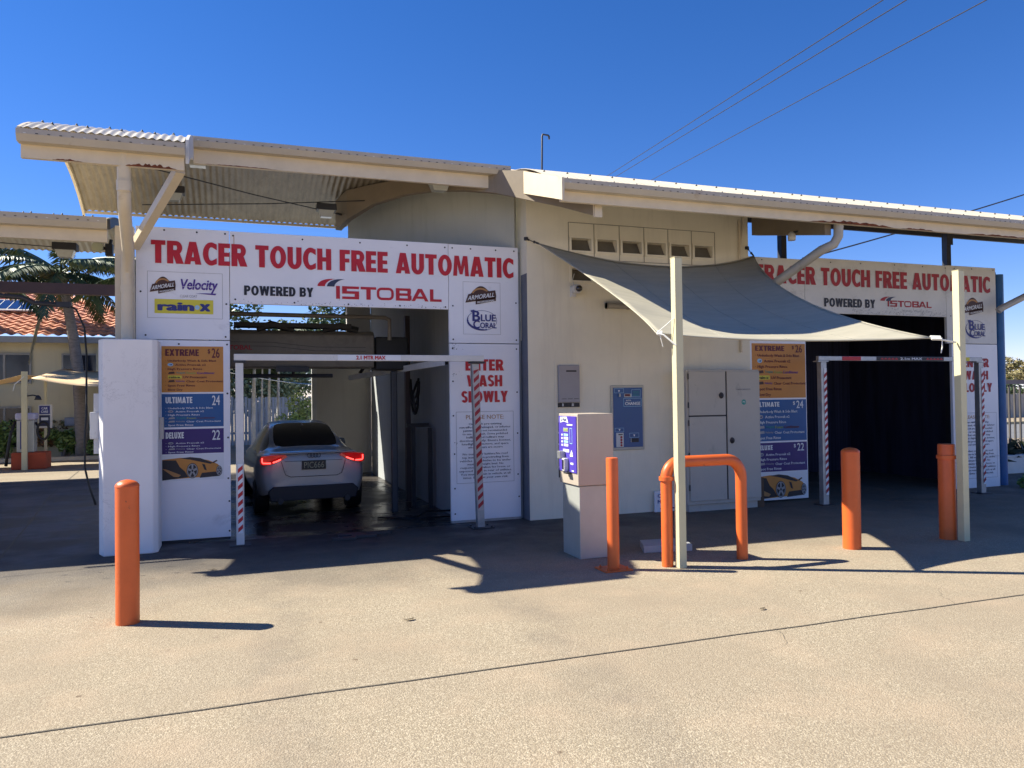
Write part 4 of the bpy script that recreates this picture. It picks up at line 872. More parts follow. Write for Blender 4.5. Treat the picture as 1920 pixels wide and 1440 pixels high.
mb=MB(); mb.hexa([(3.98,7.05,0),(4.5,6.95,0),(4.6,7.3,0),(4.12,7.38,0)],[(3.98,7.05,.07),(4.5,6.95,.07),(4.6,7.3,.07),(4.12,7.38,.07)]); tag(mb.build('concrete_block',M('block_grey',(.42,.43,.42),.8,bump=.3),loc=(4.3,7.2,0),bevel=.005),'low pale concrete slab on the ground behind the hoop barrier','slab')
t=thing('roof_vent_pipe',(4.08,9.9,4.62),'thin dark vent pipe with hooked top standing on the roof','pipe')
mb=MB(); mb.tube([(4.07,9.9,4.75),(4.08,9.9,5.28),(4.09,9.9,5.31),(4.17,9.9,5.305),(4.185,9.9,5.29),(4.185,9.9,5.25)],.014,8); mb.build('pipe',darkm,t,smooth=True,auto=60)
mb=MB(); mb.tube([(4.07,9.9,4.60),(4.07,9.9,4.77)],.02,8); mb.build('sleeve',whitep,t)
# wall lamp on right beam
t=thing('eave_lamp',(6.98,8.6,3.88),'small round lamp under the right overhang beam near the bent downpipe','light')
mb=MB(); mb.lathe((7.2,8.55,3.78),[(.05,-.05),(.055,0),(.045,.04),(.02,.07)],14); mb.build('shade',whitep,t,smooth=True)
mb=MB(); mb.tube([(7.2,8.55,3.84),(7.3,8.5,3.86)],.012,8); mb.build('stem',darkm,t)

# ------------------------------------------------------------------ car in the bay
def build_car(cx,yr,zb):
    KW=.97
    t=thing('parked_car',(cx,yr+2.3,zb),'pale silver-white sedan seen from behind in the left wash bay with red tail lamps lit','car')
    # stations from tail to nose: y, half widths/heights of the section
    #  y, zsill, wlow, wmid, zmid, wsho, zsho, ztop, wtop, cabin
    st=[(0.00,.34,.62,.72,.55,.60,.88,.90,.0,0),
        (0.06,.27,.72,.83,.56,.71,.91,.93,.0,0),
        (0.22,.24,.80,.89,.58,.79,.91,.955,.0,0),
        (0.55,.23,.85,.905,.60,.83,.90,.965,.0,0),
        (0.80,.22,.86,.91,.60,.83,.90,.985,.60,1),
        (1.25,.22,.87,.91,.60,.82,.89,1.20,.555,1),
        (1.70,.22,.87,.91,.60,.82,.885,1.335,.525,1),
        (2.30,.22,.87,.91,.60,.82,.88,1.375,.53,1),
        (2.85,.22,.87,.91,.60,.82,.87,1.33,.53,1),
        (3.30,.22,.87,.91,.60,.81,.86,1.08,.60,1),
        (3.60,.22,.86,.90,.60,.80,.85,.90,.0,0),
        (4.10,.24,.84,.88,.58,.76,.78,.82,.0,0),
        (4.45,.27,.76,.80,.52,.66,.66,.70,.0,0),
        (4.60,.33,.60,.66,.48,.50,.58,.60,.0,0)]
    mb=MB(); rows=[]
    for (y,zs,wl,wm,zm,ws,zh,zt,wt,cab) in st:
        if cab: sec=[(0,zs),(wl*.8,zs),(wl,zs+.06),(wm,zm),(ws+.045,zh-.07),(ws,zh),(wt+(ws-wt)*.12,zt-.07*(zt-zh)/.5-.012),(wt-.03,zt-.008),(wt*.5,zt+.004),(0,zt+.008)]
        else: sec=[(0,zs),(wl*.8,zs),(wl,zs+.06),(wm,zm),(ws+.045,zh-.07),(ws,zh-.01),(ws*.86,zt-.02),(ws*.66,zt-.006),(ws*.35,zt),(0,zt+.004)]
        full=[(-x,z) for x,z in sec[:0:-1]]+sec   # mirrored, bottom centre shared
        full=[(x,z) for x,z in full]
        rows.append([(cx+x*KW,yr+y,zb+z) for x,z in full])
    n=len(rows[0]); vs=[p for r_ in rows for p in r_]; fs=[]; ms=[]
    def seg(i): return i
    for j in range(len(rows)-1):
        for i in range(n):
            k=(i+1)%n
            if i==n-1 : 
                if abs(rows[j][0][0]-cx)<1e-6 and False: pass
            a_=j*n+i; b_=j*n+k; fs.append((a_,b_,b_+n,a_+n))
            cab=st[j][9] and st[j+1][9]; m=0
            # indices: mirrored list has 9 then 10 entries
            sidx = i if i<9 else i
            if cab and i in (3,14): m=1
            if (j in (4,5)) and i in (0,1,16,17,18,): m=2 
            if (j in (8,)) and i in (0,1,16,17,18): m=4
            if i in (7,8,9,10): m=3
            ms.append(m)
    b0=len(mb.v); mb.v+=vs; mb.f+=fs; mb.m+=ms
    mb.f.append(tuple(range(n-1,-1,-1))); mb.m.append(0); mb.f.append(tuple((len(rows)-1)*n+k for k in range(n))); mb.m.append(0)
    paint=M('car_paint',(.48,.475,.47),.3,var=.02,coat=.6); glass=M('car_glass',(.012,.014,.02),.08,var=0,spec=.7); plastic=M('car_plastic',(.01,.01,.02),.5,var=0)
    body=mb.build('body_shell',[paint,glass,glass,plastic,glass],t,smooth=True)
    me0=body.data
    # merge the duplicated seam and smooth
    import bmesh
    bm=bmesh.new(); bm.from_mesh(me0); bmesh.ops.remove_doubles(bm,verts=bm.verts,dist=.0005); bmesh.ops.recalc_face_normals(bm,faces=bm.faces)
    cr=bm.edges.layers.float.get('crease_edge') or bm.edges.layers.float.new('crease_edge')
    for e_ in bm.edges:
        mi={f_.material_index for f_ in e_.link_faces}
        if len(mi)>1: e_[cr]=.55
    bm.to_mesh(me0); bm.free()
    s_=body.modifiers.new('s','SUBSURF'); s_.levels=2; s_.render_levels=2
    dg=bpy.context.evaluated_depsgraph_get(); full=bpy.data.meshes.new_from_object(body.evaluated_get(dg))
    # split by material into body, side windows, rear window
    def part(name,ids,mats,parent):
        bm=bmesh.new(); bm.from_mesh(full); bmesh.ops.delete(bm,geom=[f_ for f_ in bm.faces if f_.material_index not in ids],context='FACES')
        for f_ in bm.faces: f_.material_index=ids.index(f_.material_index); f_.smooth=True
        me=bpy.data.meshes.new(name); bm.to_mesh(me); bm.free()
        for m_ in mats: me.materials.append(m_)
        o=bpy.data.objects.new(name,me); link(o,parent); org[o]=org[parent]; return o
    bd=part('body',[0,3],[paint,plastic],t); part('side_window',[1],[glass],t); part('rear_window',[2],[glass],t); part('windscreen',[4],[glass],t)
    bpy.data.objects.remove(body)
    y=yr
    # diffuser, plate, lamps, badge
    mb=MB(); mb.prism([(cx-.62,zb+.45),(cx+.62,zb+.45),(cx+.70,zb+.38),(cx+.66,zb+.24),(cx-.66,zb+.24),(cx-.70,zb+.38)],'y',y+.12,y-.03); mb.build('diffuser',plastic,t,bevel=.01)
    for s in (-1,1):
        mb=MB(); mb.tube([(cx+s*.52,y-.05,zb+.24),(cx+s*.52,y+.2,zb+.24)],.045,16); mb.build('exhaust_pipe',darkm,t,smooth=True,auto=50)
        # lamp body
        lm=M('lamp_red',(.22,.004,.008),.15,var=0,spec=.8,emit=(1,.02,.02),es=.07); lg=M('lamp_glow',(.8,.05,.05),.3,var=0,emit=(1,.06,.05),es=2.2)
        mb=MB(); LZ=.025; q=[(.41,.86),(.44,.885),(.67,.885),(.80,.87),(.82,.82),(.81,.755),(.76,.745),(.63,.76),(.50,.81)]
        def yy(x): return y-.012+ (0 if x<.60 else .75*(x-.60)**1.6)
        pts=[(cx+s*x,yy(x),zb+z+LZ) for x,z in q]; back=[(cx+s*x*.99,yy(x)+.06,zb+z+LZ) for x,z in q]; k=len(q)
        mb.add(pts+back,[tuple(range(k))]+[tuple(range(2*k-1,k-1,-1))]+[(i,i+k,(i+1)%k+k,(i+1)%k) for i in range(k)]); lamp=mb.build('tail_lamp',lm,t)
        mb=MB(); 
        def st_(p): mb.tube([(cx+s*x,yy(x)-.014,zb+z+LZ) for x,z in p],.0095,8)
        st_([(.785,.85),(.788,.80),(.775,.776),(.72,.774),(.66,.775)]); st_([(.63,.782),(.57,.80),(.51,.825)]); mb.build('light_bar',lg,lamp,smooth=True)
        mb=MB(); mb.v=[]; mb.lathe((0,0,0),[(.10,0),(.11,.03),(.09,.09),(.03,.11)],12); mb.v=[(cx+s*(.92+p[2]*1.1),y+2.95+p[0]*.8,zb+.93+p[1]*.75) for p in mb.v]; mb.build('wing_mirror',paint,t,smooth=True)
    mb=MB(); mb.box(cx-.186,cx+.186,y-.028,y-.012,zb+.685,zb+.82); pl=mb.build('number_plate',M('plate_black',(.012,.012,.014),.4,var=0),t,bevel=.003)
    a=Art(onY(y-.0285)); a.text('PIC666',cx-.155,cx+.155,zb+.708,zb+.798,M('plate_ink',(.40,.38,.24),.5,var=0),1,off=.0); a.build('plate_characters',pl)
    mb=MB()
    for k in range(4):
        cxk=cx-.07+.047*k; mb.tube([(cxk+.032*math.cos(R(d)),y-.022,zb+.895+.032*math.sin(R(d))) for d in range(0,361,24)],.0045,6,cap=False)
    mb.build('badge',M('badge_chrome',(.05,.05,.06),.3),t,smooth=True)
    a=Art(onY(y-.016)); a.text('A4',cx-.47,cx-.42,zb+.66,zb+.685,grey,1); a.text('TFSI',cx+.40,cx+.48,zb+.665,zb+.685,grey,1); a.build('boot_script',t)
    mb=MB(); mb.tube([(cx-.50,y-.010,zb+.81),(cx-.44,y-.014,zb+.62),(cx-.36,y-.016,zb+.585),(cx+.36,y-.016,zb+.585),(cx+.44,y-.014,zb+.62),(cx+.50,y-.010,zb+.81)],.004,5); mb.tube([(cx-.45,y-.014,zb+.815),(cx+.45,y-.014,zb+.815)],.003,5); mb.build('boot_seam',plastic,t)
    mb=MB(); mb.box(cx-.67,cx+.67,y-.03,y+.05,zb+.925,zb+.945); mb.build('boot_lip',paint,t,bevel=.008)
    mb=MB(); mb.prism([(y+1.35,zb+1.30),(y+1.52,zb+1.36),(y+1.5,zb+1.30)],'x',cx-.006,cx+.006); mb.build('antenna_fin',paint,t)
    for s in (-1,1):
        for yw in (.78,3.55):
            xw=cx+s*.75
            mb=MB(); mb.lathe((0,0,0),[(.22,-.11),(.315,-.11),(.325,-.09),(.325,.09),(.315,.11),(.22,.11)],36); mb.v=[(xw+p[2],y+yw+p[0],zb+.325+p[1]) for p in mb.v]; wh=mb.build('wheel',rubber,t,smooth=True,auto=40)
            mb=MB(); mb.lathe((0,0,0),[(.225,-.10),(.225,.10),(.20,.105),(.19,.06),(.06,.05),(.05,.08),(.001,.08)],30); mb.v=[(xw+s*p[2]*1.02,y+yw+p[0],zb+.325+p[1]) for p in mb.v]; mb.build('rim',galv,wh,smooth=True,auto=40)
build_car(.87,11.55,-.06)
car_=next(o for o in C.objects if o.name=='parked_car'); car_.rotation_euler.z=R(2.5); car_.scale=(.92,.95,.985); car_.location=(1.0,13.8,-.06)

# ------------------------------------------------------------------ wash gantry
t=thing('wash_gantry',(1.2,11.4,-.06),'cream boxed rollover wash gantry spanning the left bay above the car','wash machine')
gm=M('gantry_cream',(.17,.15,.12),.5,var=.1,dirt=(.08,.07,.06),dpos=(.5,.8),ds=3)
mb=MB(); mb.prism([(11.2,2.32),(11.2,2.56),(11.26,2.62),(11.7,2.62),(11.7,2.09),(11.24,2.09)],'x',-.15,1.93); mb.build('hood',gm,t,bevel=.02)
a=Art(onY(11.198)); a.text('ISTOBAL',-.13,.24,2.335,2.40,redold,1,off=.03); 
for z0_ in (2.44,2.385):
    pts=[(-.1+i*.1, z0_+ (0 if i<6 else -.06*min(1,(i-6)/6.))) for i in range(20)]
    for (p,q),(p2,q2) in zip(pts,pts[1:]): a.poly([(p,q),(p2,q2),(p2,q2+.005),(p,q+.005)],black,1)
a.build('lettering',t)
mb=MB(); mb.tube([(-.15,11.3,2.84),(2.10,11.3,2.835),(2.17,11.3,2.80),(2.17,11.3,2.50)],.032,10); mb.build('water_pipe',M('pipe_pale',(.22,.20,.18),.4),t,smooth=True,auto=50)
mb=MB(); mb.box(1.96,2.45,11.3,11.75,2.06,2.55); mb.build('recess_dark',rubber,t,bevel=.02)  # black box put in for the dark recess beside the hood
mb=MB(); mb.box(2.20,2.29,11.35,11.45,-.06,2.05); mb.build('leg',M('gantry_leg',(.05,.055,.065),.5),t,bevel=.02)
mb=MB(); mb.tube([(.3,11.25,2.63),(.5,11.25,2.70),(.8,11.25,2.63)],.05,8); mb.tube([(1.2,11.25,2.63),(1.45,11.25,2.69),(1.7,11.25,2.63)],.05,8); mb.box(0,1.6,11.2,11.5,2.66,2.72); mb.build('hose_tray',rubber,t)
mb=MB(); mb.box(.55,1.0,11.15,11.22,2.03,2.10); mb.build('sensor_box',darkm,t)
mb=MB(); mb.tube([(.0,11.4,1.98),(1.35,11.4,1.98)],.028,8); mb.tube([(.8,11.4,1.98),(.8,11.4,2.1)],.02,8); mb.build('spray_bar',darkm,t)
t=thing('guide_rail',(2.3,12,2.1),'pale tilted swing arm reaching from the right wall inside the left bay','rail')
mb=MB(); mb.bar((2.62,9.9,2.11),(1.96,14,2.02),.04,.085); mb.build('rail',M('rail_white',(.85,.85,.85),.5),t)
mb=MB(); mb.tube([(2.05,13.4,2.08),(2.2,13.4,2.3),(2.3,13.3,2.3)],.03,8); mb.tube([(2.62,9.95,2.11),(2.96,9.95,2.11)],.03,8); mb.build('bracket',darkm,t)
t=thing('hose_reel_post',(2.7,12,-.06),'dark upright post with looped black hoses against the right bay wall','hose')
mb=MB(); mb.box(2.66,2.74,12.5,12.6,-.06,3.0); mb.build('post',M('post_brown',(.07,.05,.05),.5),t)
mb=MB(); 
for k,(rr_,dz) in enumerate(((.28,0),(.33,-.05),(.24,-.3))):
    mb.tube([(2.72+.0*k,12.1+rr_*math.cos(R(d)),1.95+dz+rr_*1.1*math.sin(R(d))) for d in range(180,361,15)],.018,8)
mb.tube([(2.7,11.8,1.9),(2.6,11.7,1.7),(2.62,11.6,1.4)],.02,8); mb.build('hose',rubber,t,smooth=True)
mb=MB(); mb.box(2.55,2.9,11.9,12.0,1.18,1.24); mb.box(2.62,2.68,11.9,11.96,-.06,1.18); mb.box(2.82,2.88,11.6,11.66,-.06,1.18); mb.build('stand',darkm,t)
t=thing('floor_hose',(2.3,10.6,-.05),'thin black hose lying across the wet bay floor','hose')
mb=MB(); mb.tube([(1.9,10.9,-.045),(2.2,10.7,-.045),(2.45,10.75,-.04),(2.6,10.9,.0),(2.94,10.7,.02)],.014,8); mb.tube([(1.9,10.9,-.045),(2.3,10.6,-.045),(2.94,10.55,-.04)],.012,8); mb.build('hose',rubber,t,smooth=True)
mb=MB(); 
for k,(x,y) in enumerate(((1.15,9.25),(1.05,9.05),(1.3,9.15),(1.5,9.3))): mb.box(x,x+.28,y,y+.1,.001,.03)
tag(mb.build('drain_grate',darkm,loc=(1.3,9.2,0)),'dark drain mat lying at the mouth of the open left bay','grate')

# ------------------------------------------------------------------ low canopy on the far left
L_=thing('side_canopy',(-3,11,0),'lower curved corrugated canopy over the neighbouring bay at the far left','canopy')
def rz2(y): return 3.84-3.2+math.sqrt(3.2**2-(y-10.6)**2)
mb=MB(); x0_,x1_=-3.5,-1.32
mb.grid(lambda a_,b_:(x0_+(x1_-x0_)*a_, 9.55+2.1*b_, rz2(9.55+2.1*b_)+.009*math.sin(2*math.pi*(x0_+(x1_-x0_)*a_)/.076)),170,18)
x=-1.45; k=0
while x>-5:
    for y in (9.8,10.15):
        if (k+int(y*10))%2==0: mb.lathe((math.floor(x/.076)*.076+.019,y,rz2(y)+.008),[(.016,0),(.016,.004),(.008,.006),(.008,.02)],6,1)
    x-=.152; k+=1
mb.build('roof_sheet',[sheetm,darkm],L_,smooth=True)
zt=rz2(9.55)+.005
mb=MB(); mb.prism([(9.42,zt),(9.42,zt-.06),(9.45,zt-.12),(9.55,zt-.12),(9.55,zt-.112),(9.455,zt-.112),(9.428,zt-.06),(9.428,zt)],'x',x0_,-1.31)
x=-1.4; k=0
while x>-5: mb.box(x,x+.022,9.4165,9.4192,zt-.045,zt-.038,2 if (k*7)%5==0 else 1); x-=.098; k+=1
mb.build('gutter',[gutterm,darkm,whitep],L_)
mb=MB(); mb.box(x0_,-1.32,9.551,9.60,zt-.25,zt-.012); mb.build('fascia',cream2,L_)
mb=MB(); P=[9.55+2.1*i/12 for i in range(13)]
for a_,c_ in zip(P,P[1:]): mb.hexa([(-1.32,a_,rz2(a_)-.10),(-1.29,a_,rz2(a_)-.10),(-1.29,c_,rz2(c_)-.10),(-1.32,c_,rz2(c_)-.10)],[(-1.32,a_,rz2(a_)+.015),(-1.29,a_,rz2(a_)+.015),(-1.29,c_,rz2(c_)+.015),(-1.32,c_,rz2(c_)+.015)])
mb.build('barge_board',darkm,L_)
mb=MB(); mb.grid(lambda a_,b_:(-10+6.5*a_,10.5+3.8*b_,3.80-.12*(2*b_-1)**2+.009*math.sin(2*math.pi*(-10+6.5*a_)/.076)),510,8); mb.build('roof_sheet',sheetm,L_,smooth=True)  # unseen canopy section out of view, sized to shade the ground
mb=MB(); mb.grid(lambda a_,b_:(-16+10.6*a_,14.0+6.8*b_,4.30+.25*(1-(2*b_-1)**2)),10,10); mb.build('roof_sheet',sheetm,L_,smooth=True,solid=.02)  # unseen roof added out of view to shade the ground farther back
mb=MB(); mb.box(-12,-1.9,17,17.15,3.76,3.97); mb.build('rear_beam',brownst,L_)
for x in (-8,-5.6):
    mb=MB(); mb.box(x,x+.12,17.0,17.12,0,3.755); mb.build('rear_post',brownst,L_)
mb=MB(); mb.tube([(-9,9.7,3.62),(-1.9,10.6,3.52)],.006,6); mb.build('tie_wire',darkm,L_)
mb=MB(); mb.box(-1.36,-1.27,11.4,11.5,0,3.6); mb.build('post',cream,L_)
spot(-1.90,10.5,3.50,'small box light under the low left canopy')
t=thing('spotlight',(-1.5,10.4,3.5),'round pale spotlight beside the low left canopy end','light')
mb=MB(); mb.lathe((0,0,0),[(.001,0),(.062,.002),(.065,.03),(.03,.10),(.02,.13)],18); mb.v=[(-1.53+p[0],10.3+p[2],3.50+p[1]) for p in mb.v]; mb.build('lamp_head',M('lamp_pale',(.55,.55,.35),.4),t,smooth=True,auto=50)
mb=MB(); mb.tube([(-1.51,10.42,3.5),(-1.42,10.45,3.52),(-1.40,10.45,3.62)],.02,8); mb.box(-1.46,-1.38,10.4,10.5,3.42,3.56); mb.build('bracket',darkm,t)
t=thing('hose_boom',(-1.5,10,0),'dark overhead boom with black hose hanging down left of the white pillar','hose boom')
mb=MB(); mb.tube([(-4,10,2.88),(-2.45,10,2.845),(-2.24,10,2.83),(-2.12,10,2.77),(-1.77,10,2.75)],.028,10); mb.box(-1.9,-1.75,9.97,10.03,2.73,2.79); mb.build('boom_arm',darkm,t)
mb=MB(); mb.tube([(-1.78,10,2.76),(-1.70,10,2.70),(-1.62,10,2.5),(-1.60,10,2.2),(-1.585,9.9,1.8),(-1.57,9.8,1.5),(-1.58,9.75,1.2),(-1.57,9.7,.9),(-1.53,9.7,.7),(-1.45,9.6,.5)],.011,8); mb.build('hose',rubber,t,smooth=True)

# ------------------------------------------------------------------ background: house, palms, vacuum
H=thing('tiled_house',(-6,28,0),'two-storey pale green house with orange tiled hip roof behind the left canopy','house')
hw=render_wall('house_wall',(.62,.58,.40),(.5,.46,.32)); tile=M('terracotta_tile',(.66,.30,.18),.7,var=.25,vs=9,dirt=(.3,.1,.06),dpos=(.6,.8),ds=5)
mb=MB(); mb.box(-16,-1.4,26.4,34,0,3.55); mb.build('wall',hw,H)
mb=MB()
def tiled(u0_,u1_,y0_,y1_,z0_,z1_,cut):
    nu=int((u1_-u0_)/.05); nv=int((y1_-y0_)/.34)
    vs=[];fs=[]
    for j in range(nv):
        for s_ in (0,1):
            v_=(j+s_)/nv; y=y0_+(y1_-y0_)*v_; 
            for i in range(nu+1):
                x=u0_+(u1_-u0_)*i/nu; xr=min(x,cut(v_)); vs.append((xr,y,z0_+(z1_-z0_)*v_+(.05 if s_==0 else 0)+.028*math.sin(2*math.pi*xr/.30)))
    w_=nu+1
    for j in range(2*nv-1):
        for i in range(nu): fs.append((j*w_+i,j*w_+i+1,(j+1)*w_+i+1,(j+1)*w_+i))
    mb.add(vs,fs)
tiled(-16,-1.0,25.9,31.0,3.60,5.55,lambda v_:-1.0-5.2*v_)
rf=mb.build('roof',tile,H)
mb=MB(); mb.tube([(-1.0,25.9,3.68),(-6.2,31,5.62)],.10,8); mb.tube([(-6.2,31,5.62),(-16,31,5.62)],.10,8); mb.build('ridge_cap',tile,rf,smooth=True)
mb=MB(); mb.quad((-1.0,25.9,3.62),(-.9,34,3.62),(-6.2,31,5.58),(-6.2,31,5.58)); mb.v[-1]=(-6.19,31,5.58); mb.build('hip_side',tile,H)
mb=MB(); mb.tube([(-5.5,33,4.5),(-1.5,33,4.6)],.1,8); mb.grid(lambda a_,b_:(-5.5+4.8*a_,33-1.5*b_,4.72-.6*b_+.03*math.sin(a_*100)),96,2); mb.build('rear_roof',tile,H)
mb=MB(); mb.box(-16,-1.05,25.86,25.98,3.42,3.60); mb.build('eave_gutter',M('eave_blue',(.26,.29,.33),.5),H)
wg=M('house_glass',(.02,.025,.04),.1,var=.5,vs=2,spec=.6); fr=M('house_frame',(.30,.31,.30),.5)
for (x0_,x1_,z0_,z1_) in ((-7.4,-5.72,2.28,3.08),(-4.83,-3.1,2.28,3.08),(-7.4,-5.72,.35,1.5)):
    mb=MB(); mb.box(x0_,x1_,26.36,26.395,z0_,z1_); wi=mb.build('window',wg,H)
    mb=MB(); 
    for q in ((x0_,x1_,z0_-.05,z0_),(x0_,x1_,z1_,z1_+.05),(x0_-.05,x0_,z0_-.05,z1_+.05),(x1_,x1_+.05,z0_-.05,z1_+.05),((x0_+x1_)/2-.03+.2,(x0_+x1_)/2+.03+.2,z0_,z1_)): mb.box(q[0],q[1],26.33,26.36,q[2],q[3])
    mb.build('window_frame',fr,wi)
mb=MB(); mb.box(-3.95,-3.88,26.3,26.38,.5,3.4); mb.build('downpipe',hw,H)
t=thing('solar_panel',(-6.6,28,4.6),'blue solar panel with white frame on the tiled house roof','solar panel')
s_=(5.55-3.60)/5.1
def rp(x,y,o=.12): return (x,y,3.60+(y-25.9)*s_+o)
mb=MB(); mb.hexa([rp(-9.2,28.1),rp(-5.95,28.1),rp(-5.95,29.3),rp(-9.2,29.3)],[rp(-9.2,28.1,.16),rp(-5.95,28.1,.16),rp(-5.95,29.3,.16),rp(-9.2,29.3,.16)]); mb.build('frame',whitep,t)
mb=MB()
for k in range(10): mb.hexa([rp(-9.12+.3*k,28.18,.165),rp(-8.86+.3*k,28.18,.165),rp(-8.86+.3*k,29.22,.165),rp(-9.12+.3*k,29.22,.165)],[rp(-9.12+.3*k,28.18,.17),rp(-8.86+.3*k,28.18,.17),rp(-8.86+.3*k,29.22,.17),rp(-9.12+.3*k,29.22,.17)])
mb.build('cells',M('solar_cell',(.01,.02,.08),.15),t)

def leafm(name,a_,b_,rough=.5):
    m,nt,bs=nodes(name); co=coords(nt)
    c=mixc(nt,ramp(nt,noise_tex(nt,co,2.2,3,.7),.35,.65),a_,b_)
    nt.links.new(c,bs.inputs['Base Color']); bs.inputs['Roughness'].default_value=rough
    try: bs.inputs['Transmission Weight'].default_value=0
    except: pass
    return m
palm_leaf=leafm('palm_leaf',(.03,.06,.03),(.11,.15,.05)); bush_leaf=leafm('bush_leaf',(.07,.15,.04),(.24,.34,.10)); dry_leaf=leafm('dry_frond',(.30,.27,.16),(.42,.38,.25))
hedge_leaf=leafm('hedge_leaf',(.16,.15,.05),(.32,.25,.12)); tree_leaf=leafm('tree_leaf',(.04,.09,.03),(.12,.17,.06)); trunkm=M('palm_trunk',(.22,.20,.18),.8,var=.3,vs=8,stretch=(1,1,3),bump=.5,bs=20)
def frond(mb,base,az,el,length,droop,rng,w=.42,m=0,n=26):
    p=Vector(base); d=Vector((math.cos(az)*math.cos(el),math.sin(az)*math.cos(el),math.sin(el))); pts=[p.copy()]
    for i in range(n):
        d=(d+Vector((0,0,-droop/n))).normalized(); p=p+d*(length/n); pts.append(p.copy())
    mb.tube(pts,[.03*(1-.8*i/n)+.004 for i in range(n+1)],5,m)
    for i in range(3,n+1):
        dd=(pts[i]-pts[i-1]).normalized(); side=dd.cross(Vector((0,0,1))).normalized(); f_=i/n
        L=w*(math.sin(math.pi*min(1,f_*.85+.1))**.6)*(.8+.4*rng.random())
        for s in (-1,1):
            for q in (0,.5):
                b0=pts[i]-dd*(length/n)*q
                tip=b0+side*s*L*.75+dd*L*.45+Vector((0,0,-L*(.35+.5*rng.random()))); mid=b0.lerp(tip,.45)+Vector((0,0,L*.10)); ww=dd*.035
                mb.add([b0-ww*.5,b0+ww*.5,mid+ww,tip,mid-ww],[(0,1,2,3,4)],m)
def palm(x,y,h,lean_,label,tm_=None,nf=16,fl=2.6,seed=1,az0=None,name='palm_tree',dead=0,tr=.16):
    rng=random.Random(seed); t=thing(name,(x,y,0),label,'palm tree','palm trees beyond the car wash')
    top=Vector((x+lean_[0],y+lean_[1],h)); pts=[]; n=14
    for i in range(n+1):
        f_=i/n; p=Vector((x,y,0)).lerp(top,f_); p+=Vector((lean_[0]*-.25*math.sin(math.pi*f_),0,0)); pts.append(p)
    mb=MB(); mb.tube(pts,[tr*(1.25-.55*i/n)*(1.05 if i%2 else 1) for i in range(n+1)],12); mb.build('trunk',tm_ or trunkm,t,smooth=True)
    mb=MB()
    for k in range(nf):
        az=2*math.pi*k/nf+rng.uniform(-.2,.2); el=rng.uniform(-.1,.75); frond(mb,top,az,el,fl*rng.uniform(.8,1.1),rng.uniform(.7,1.4),rng)
    mb.build('crown',palm_leaf,t)
    if dead:
        mb=MB()
        for az,ln in ((math.pi*.95,dead),(math.pi*1.05,dead*.9)): frond(mb,top-Vector((0,0,.2)),az,-.9,ln,1.6,rng,w=.22)
        mb.build('dead_frond',dry_leaf,t)
palm(-4.2,25.6,5.45,(-.55,0),'tall palm with grey trunk in front of the tiled house',nf=20,fl=2.9,seed=4,dead=2.6)
palm(-2.75,24,5.2,(.1,0),'palm whose drooping frond shows just left of the cream column',nf=9,fl=2.2,seed=9,tr=.12)
palm(-7.1,25.7,5.2,(.4,0),'palm at the far left edge rising behind the tiled roof',nf=9,fl=2.3,seed=11)
def bush(name,label,cat,c,rad,n,leaf,m,seed=1,stems=True,group=None,clump=9,trunk=None):
    rng=random.Random(seed); t=thing(name,(c[0],c[1],c[2]-rad[2]),label,cat,group); mb=MB()
    cl=[]
    for k in range(clump):
        while True:
            p=Vector((rng.uniform(-1,1),rng.uniform(-1,1),rng.uniform(-.8,1)))
            if p.length<.85: break
        cl.append((p,rng.uniform(.25,.5)))
    for k in range(n):
        cp,cr_=rng.choice(cl); d=Vector((rng.gauss(0,1),rng.gauss(0,1),rng.gauss(0,1))).normalized()*cr_*rng.uniform(.6,1.05)
        q=cp+d; p=Vector((c[0]+q.x*rad[0],c[1]+q.y*rad[1],c[2]+q.z*rad[2]))
        a_=Vector((rng.gauss(0,1),rng.gauss(0,1),rng.gauss(0,.6))).normalized(); b_=a_.cross(Vector((rng.gauss(0,1),rng.gauss(0,1),rng.gauss(0,1)))).normalized(); s=leaf*rng.uniform(.6,1.3)
        mb.add([p-a_*s,p+b_*s*.45,p+a_*s,p-b_*s*.45],[(0,1,2,3)],0)
    mb.build('foliage',m,t)
    mb=MB(); base=Vector((c[0],c[1],trunk if trunk is not None else c[2]-rad[2]))
    for cp,cr_ in cl[:7]:
        e_=Vector((c[0]+cp.x*rad[0],c[1]+cp.y*rad[1],c[2]+cp.z*rad[2])); mb.tube([base,base.lerp(e_,.5)+Vector((0,0,rad[2]*.15)),e_],[rad[0]*.05+.01,rad[0]*.03+.008,.006],6)
    mb.build('stem' if trunk is None else 'trunk',trunkm,t,smooth=True)
    return t
bush('garden_shrub','leafy green shrub at the foot of the grey palm trunk','shrub',(-4.75,25.9,.5),(.9,.5,.55),1700,.07,bush_leaf,2)
bush('garden_shrub','glossy green shrub right of the grey palm trunk beside the white pillar','shrub',(-3.7,25.7,.55),(.7,.5,.7),1500,.07,bush_leaf,3)
bush('garden_shrub','low shrub with red flowers before the pale green house wall','shrub',(-5.25,26.1,.75),(.8,.4,.35),900,.06,leafm('red_leaf',(.25,.08,.05),(.14,.16,.06)),5)
bush('garden_hedge','dense green hedge behind the vacuum station at the left edge','hedge',(-6.9,25.9,.75),(1.3,.5,.85),3200,.07,bush_leaf,6,clump=16)
t=thing('meter_box',(-4.6,26.3,1.0),'small blue-grey meter box on the pale green house wall','box')
mb=MB(); mb.box(-4.78,-4.45,26.2,26.39,.95,1.2); mb.build('case',M('meter_blue',(.2,.26,.36),.5),t,bevel=.01)
mb=MB(); mb.box(-4.72,-4.51,26.19,26.199,1.0,1.15); mb.build('lid',M('meter_blue2',(.25,.3,.4),.5),t)
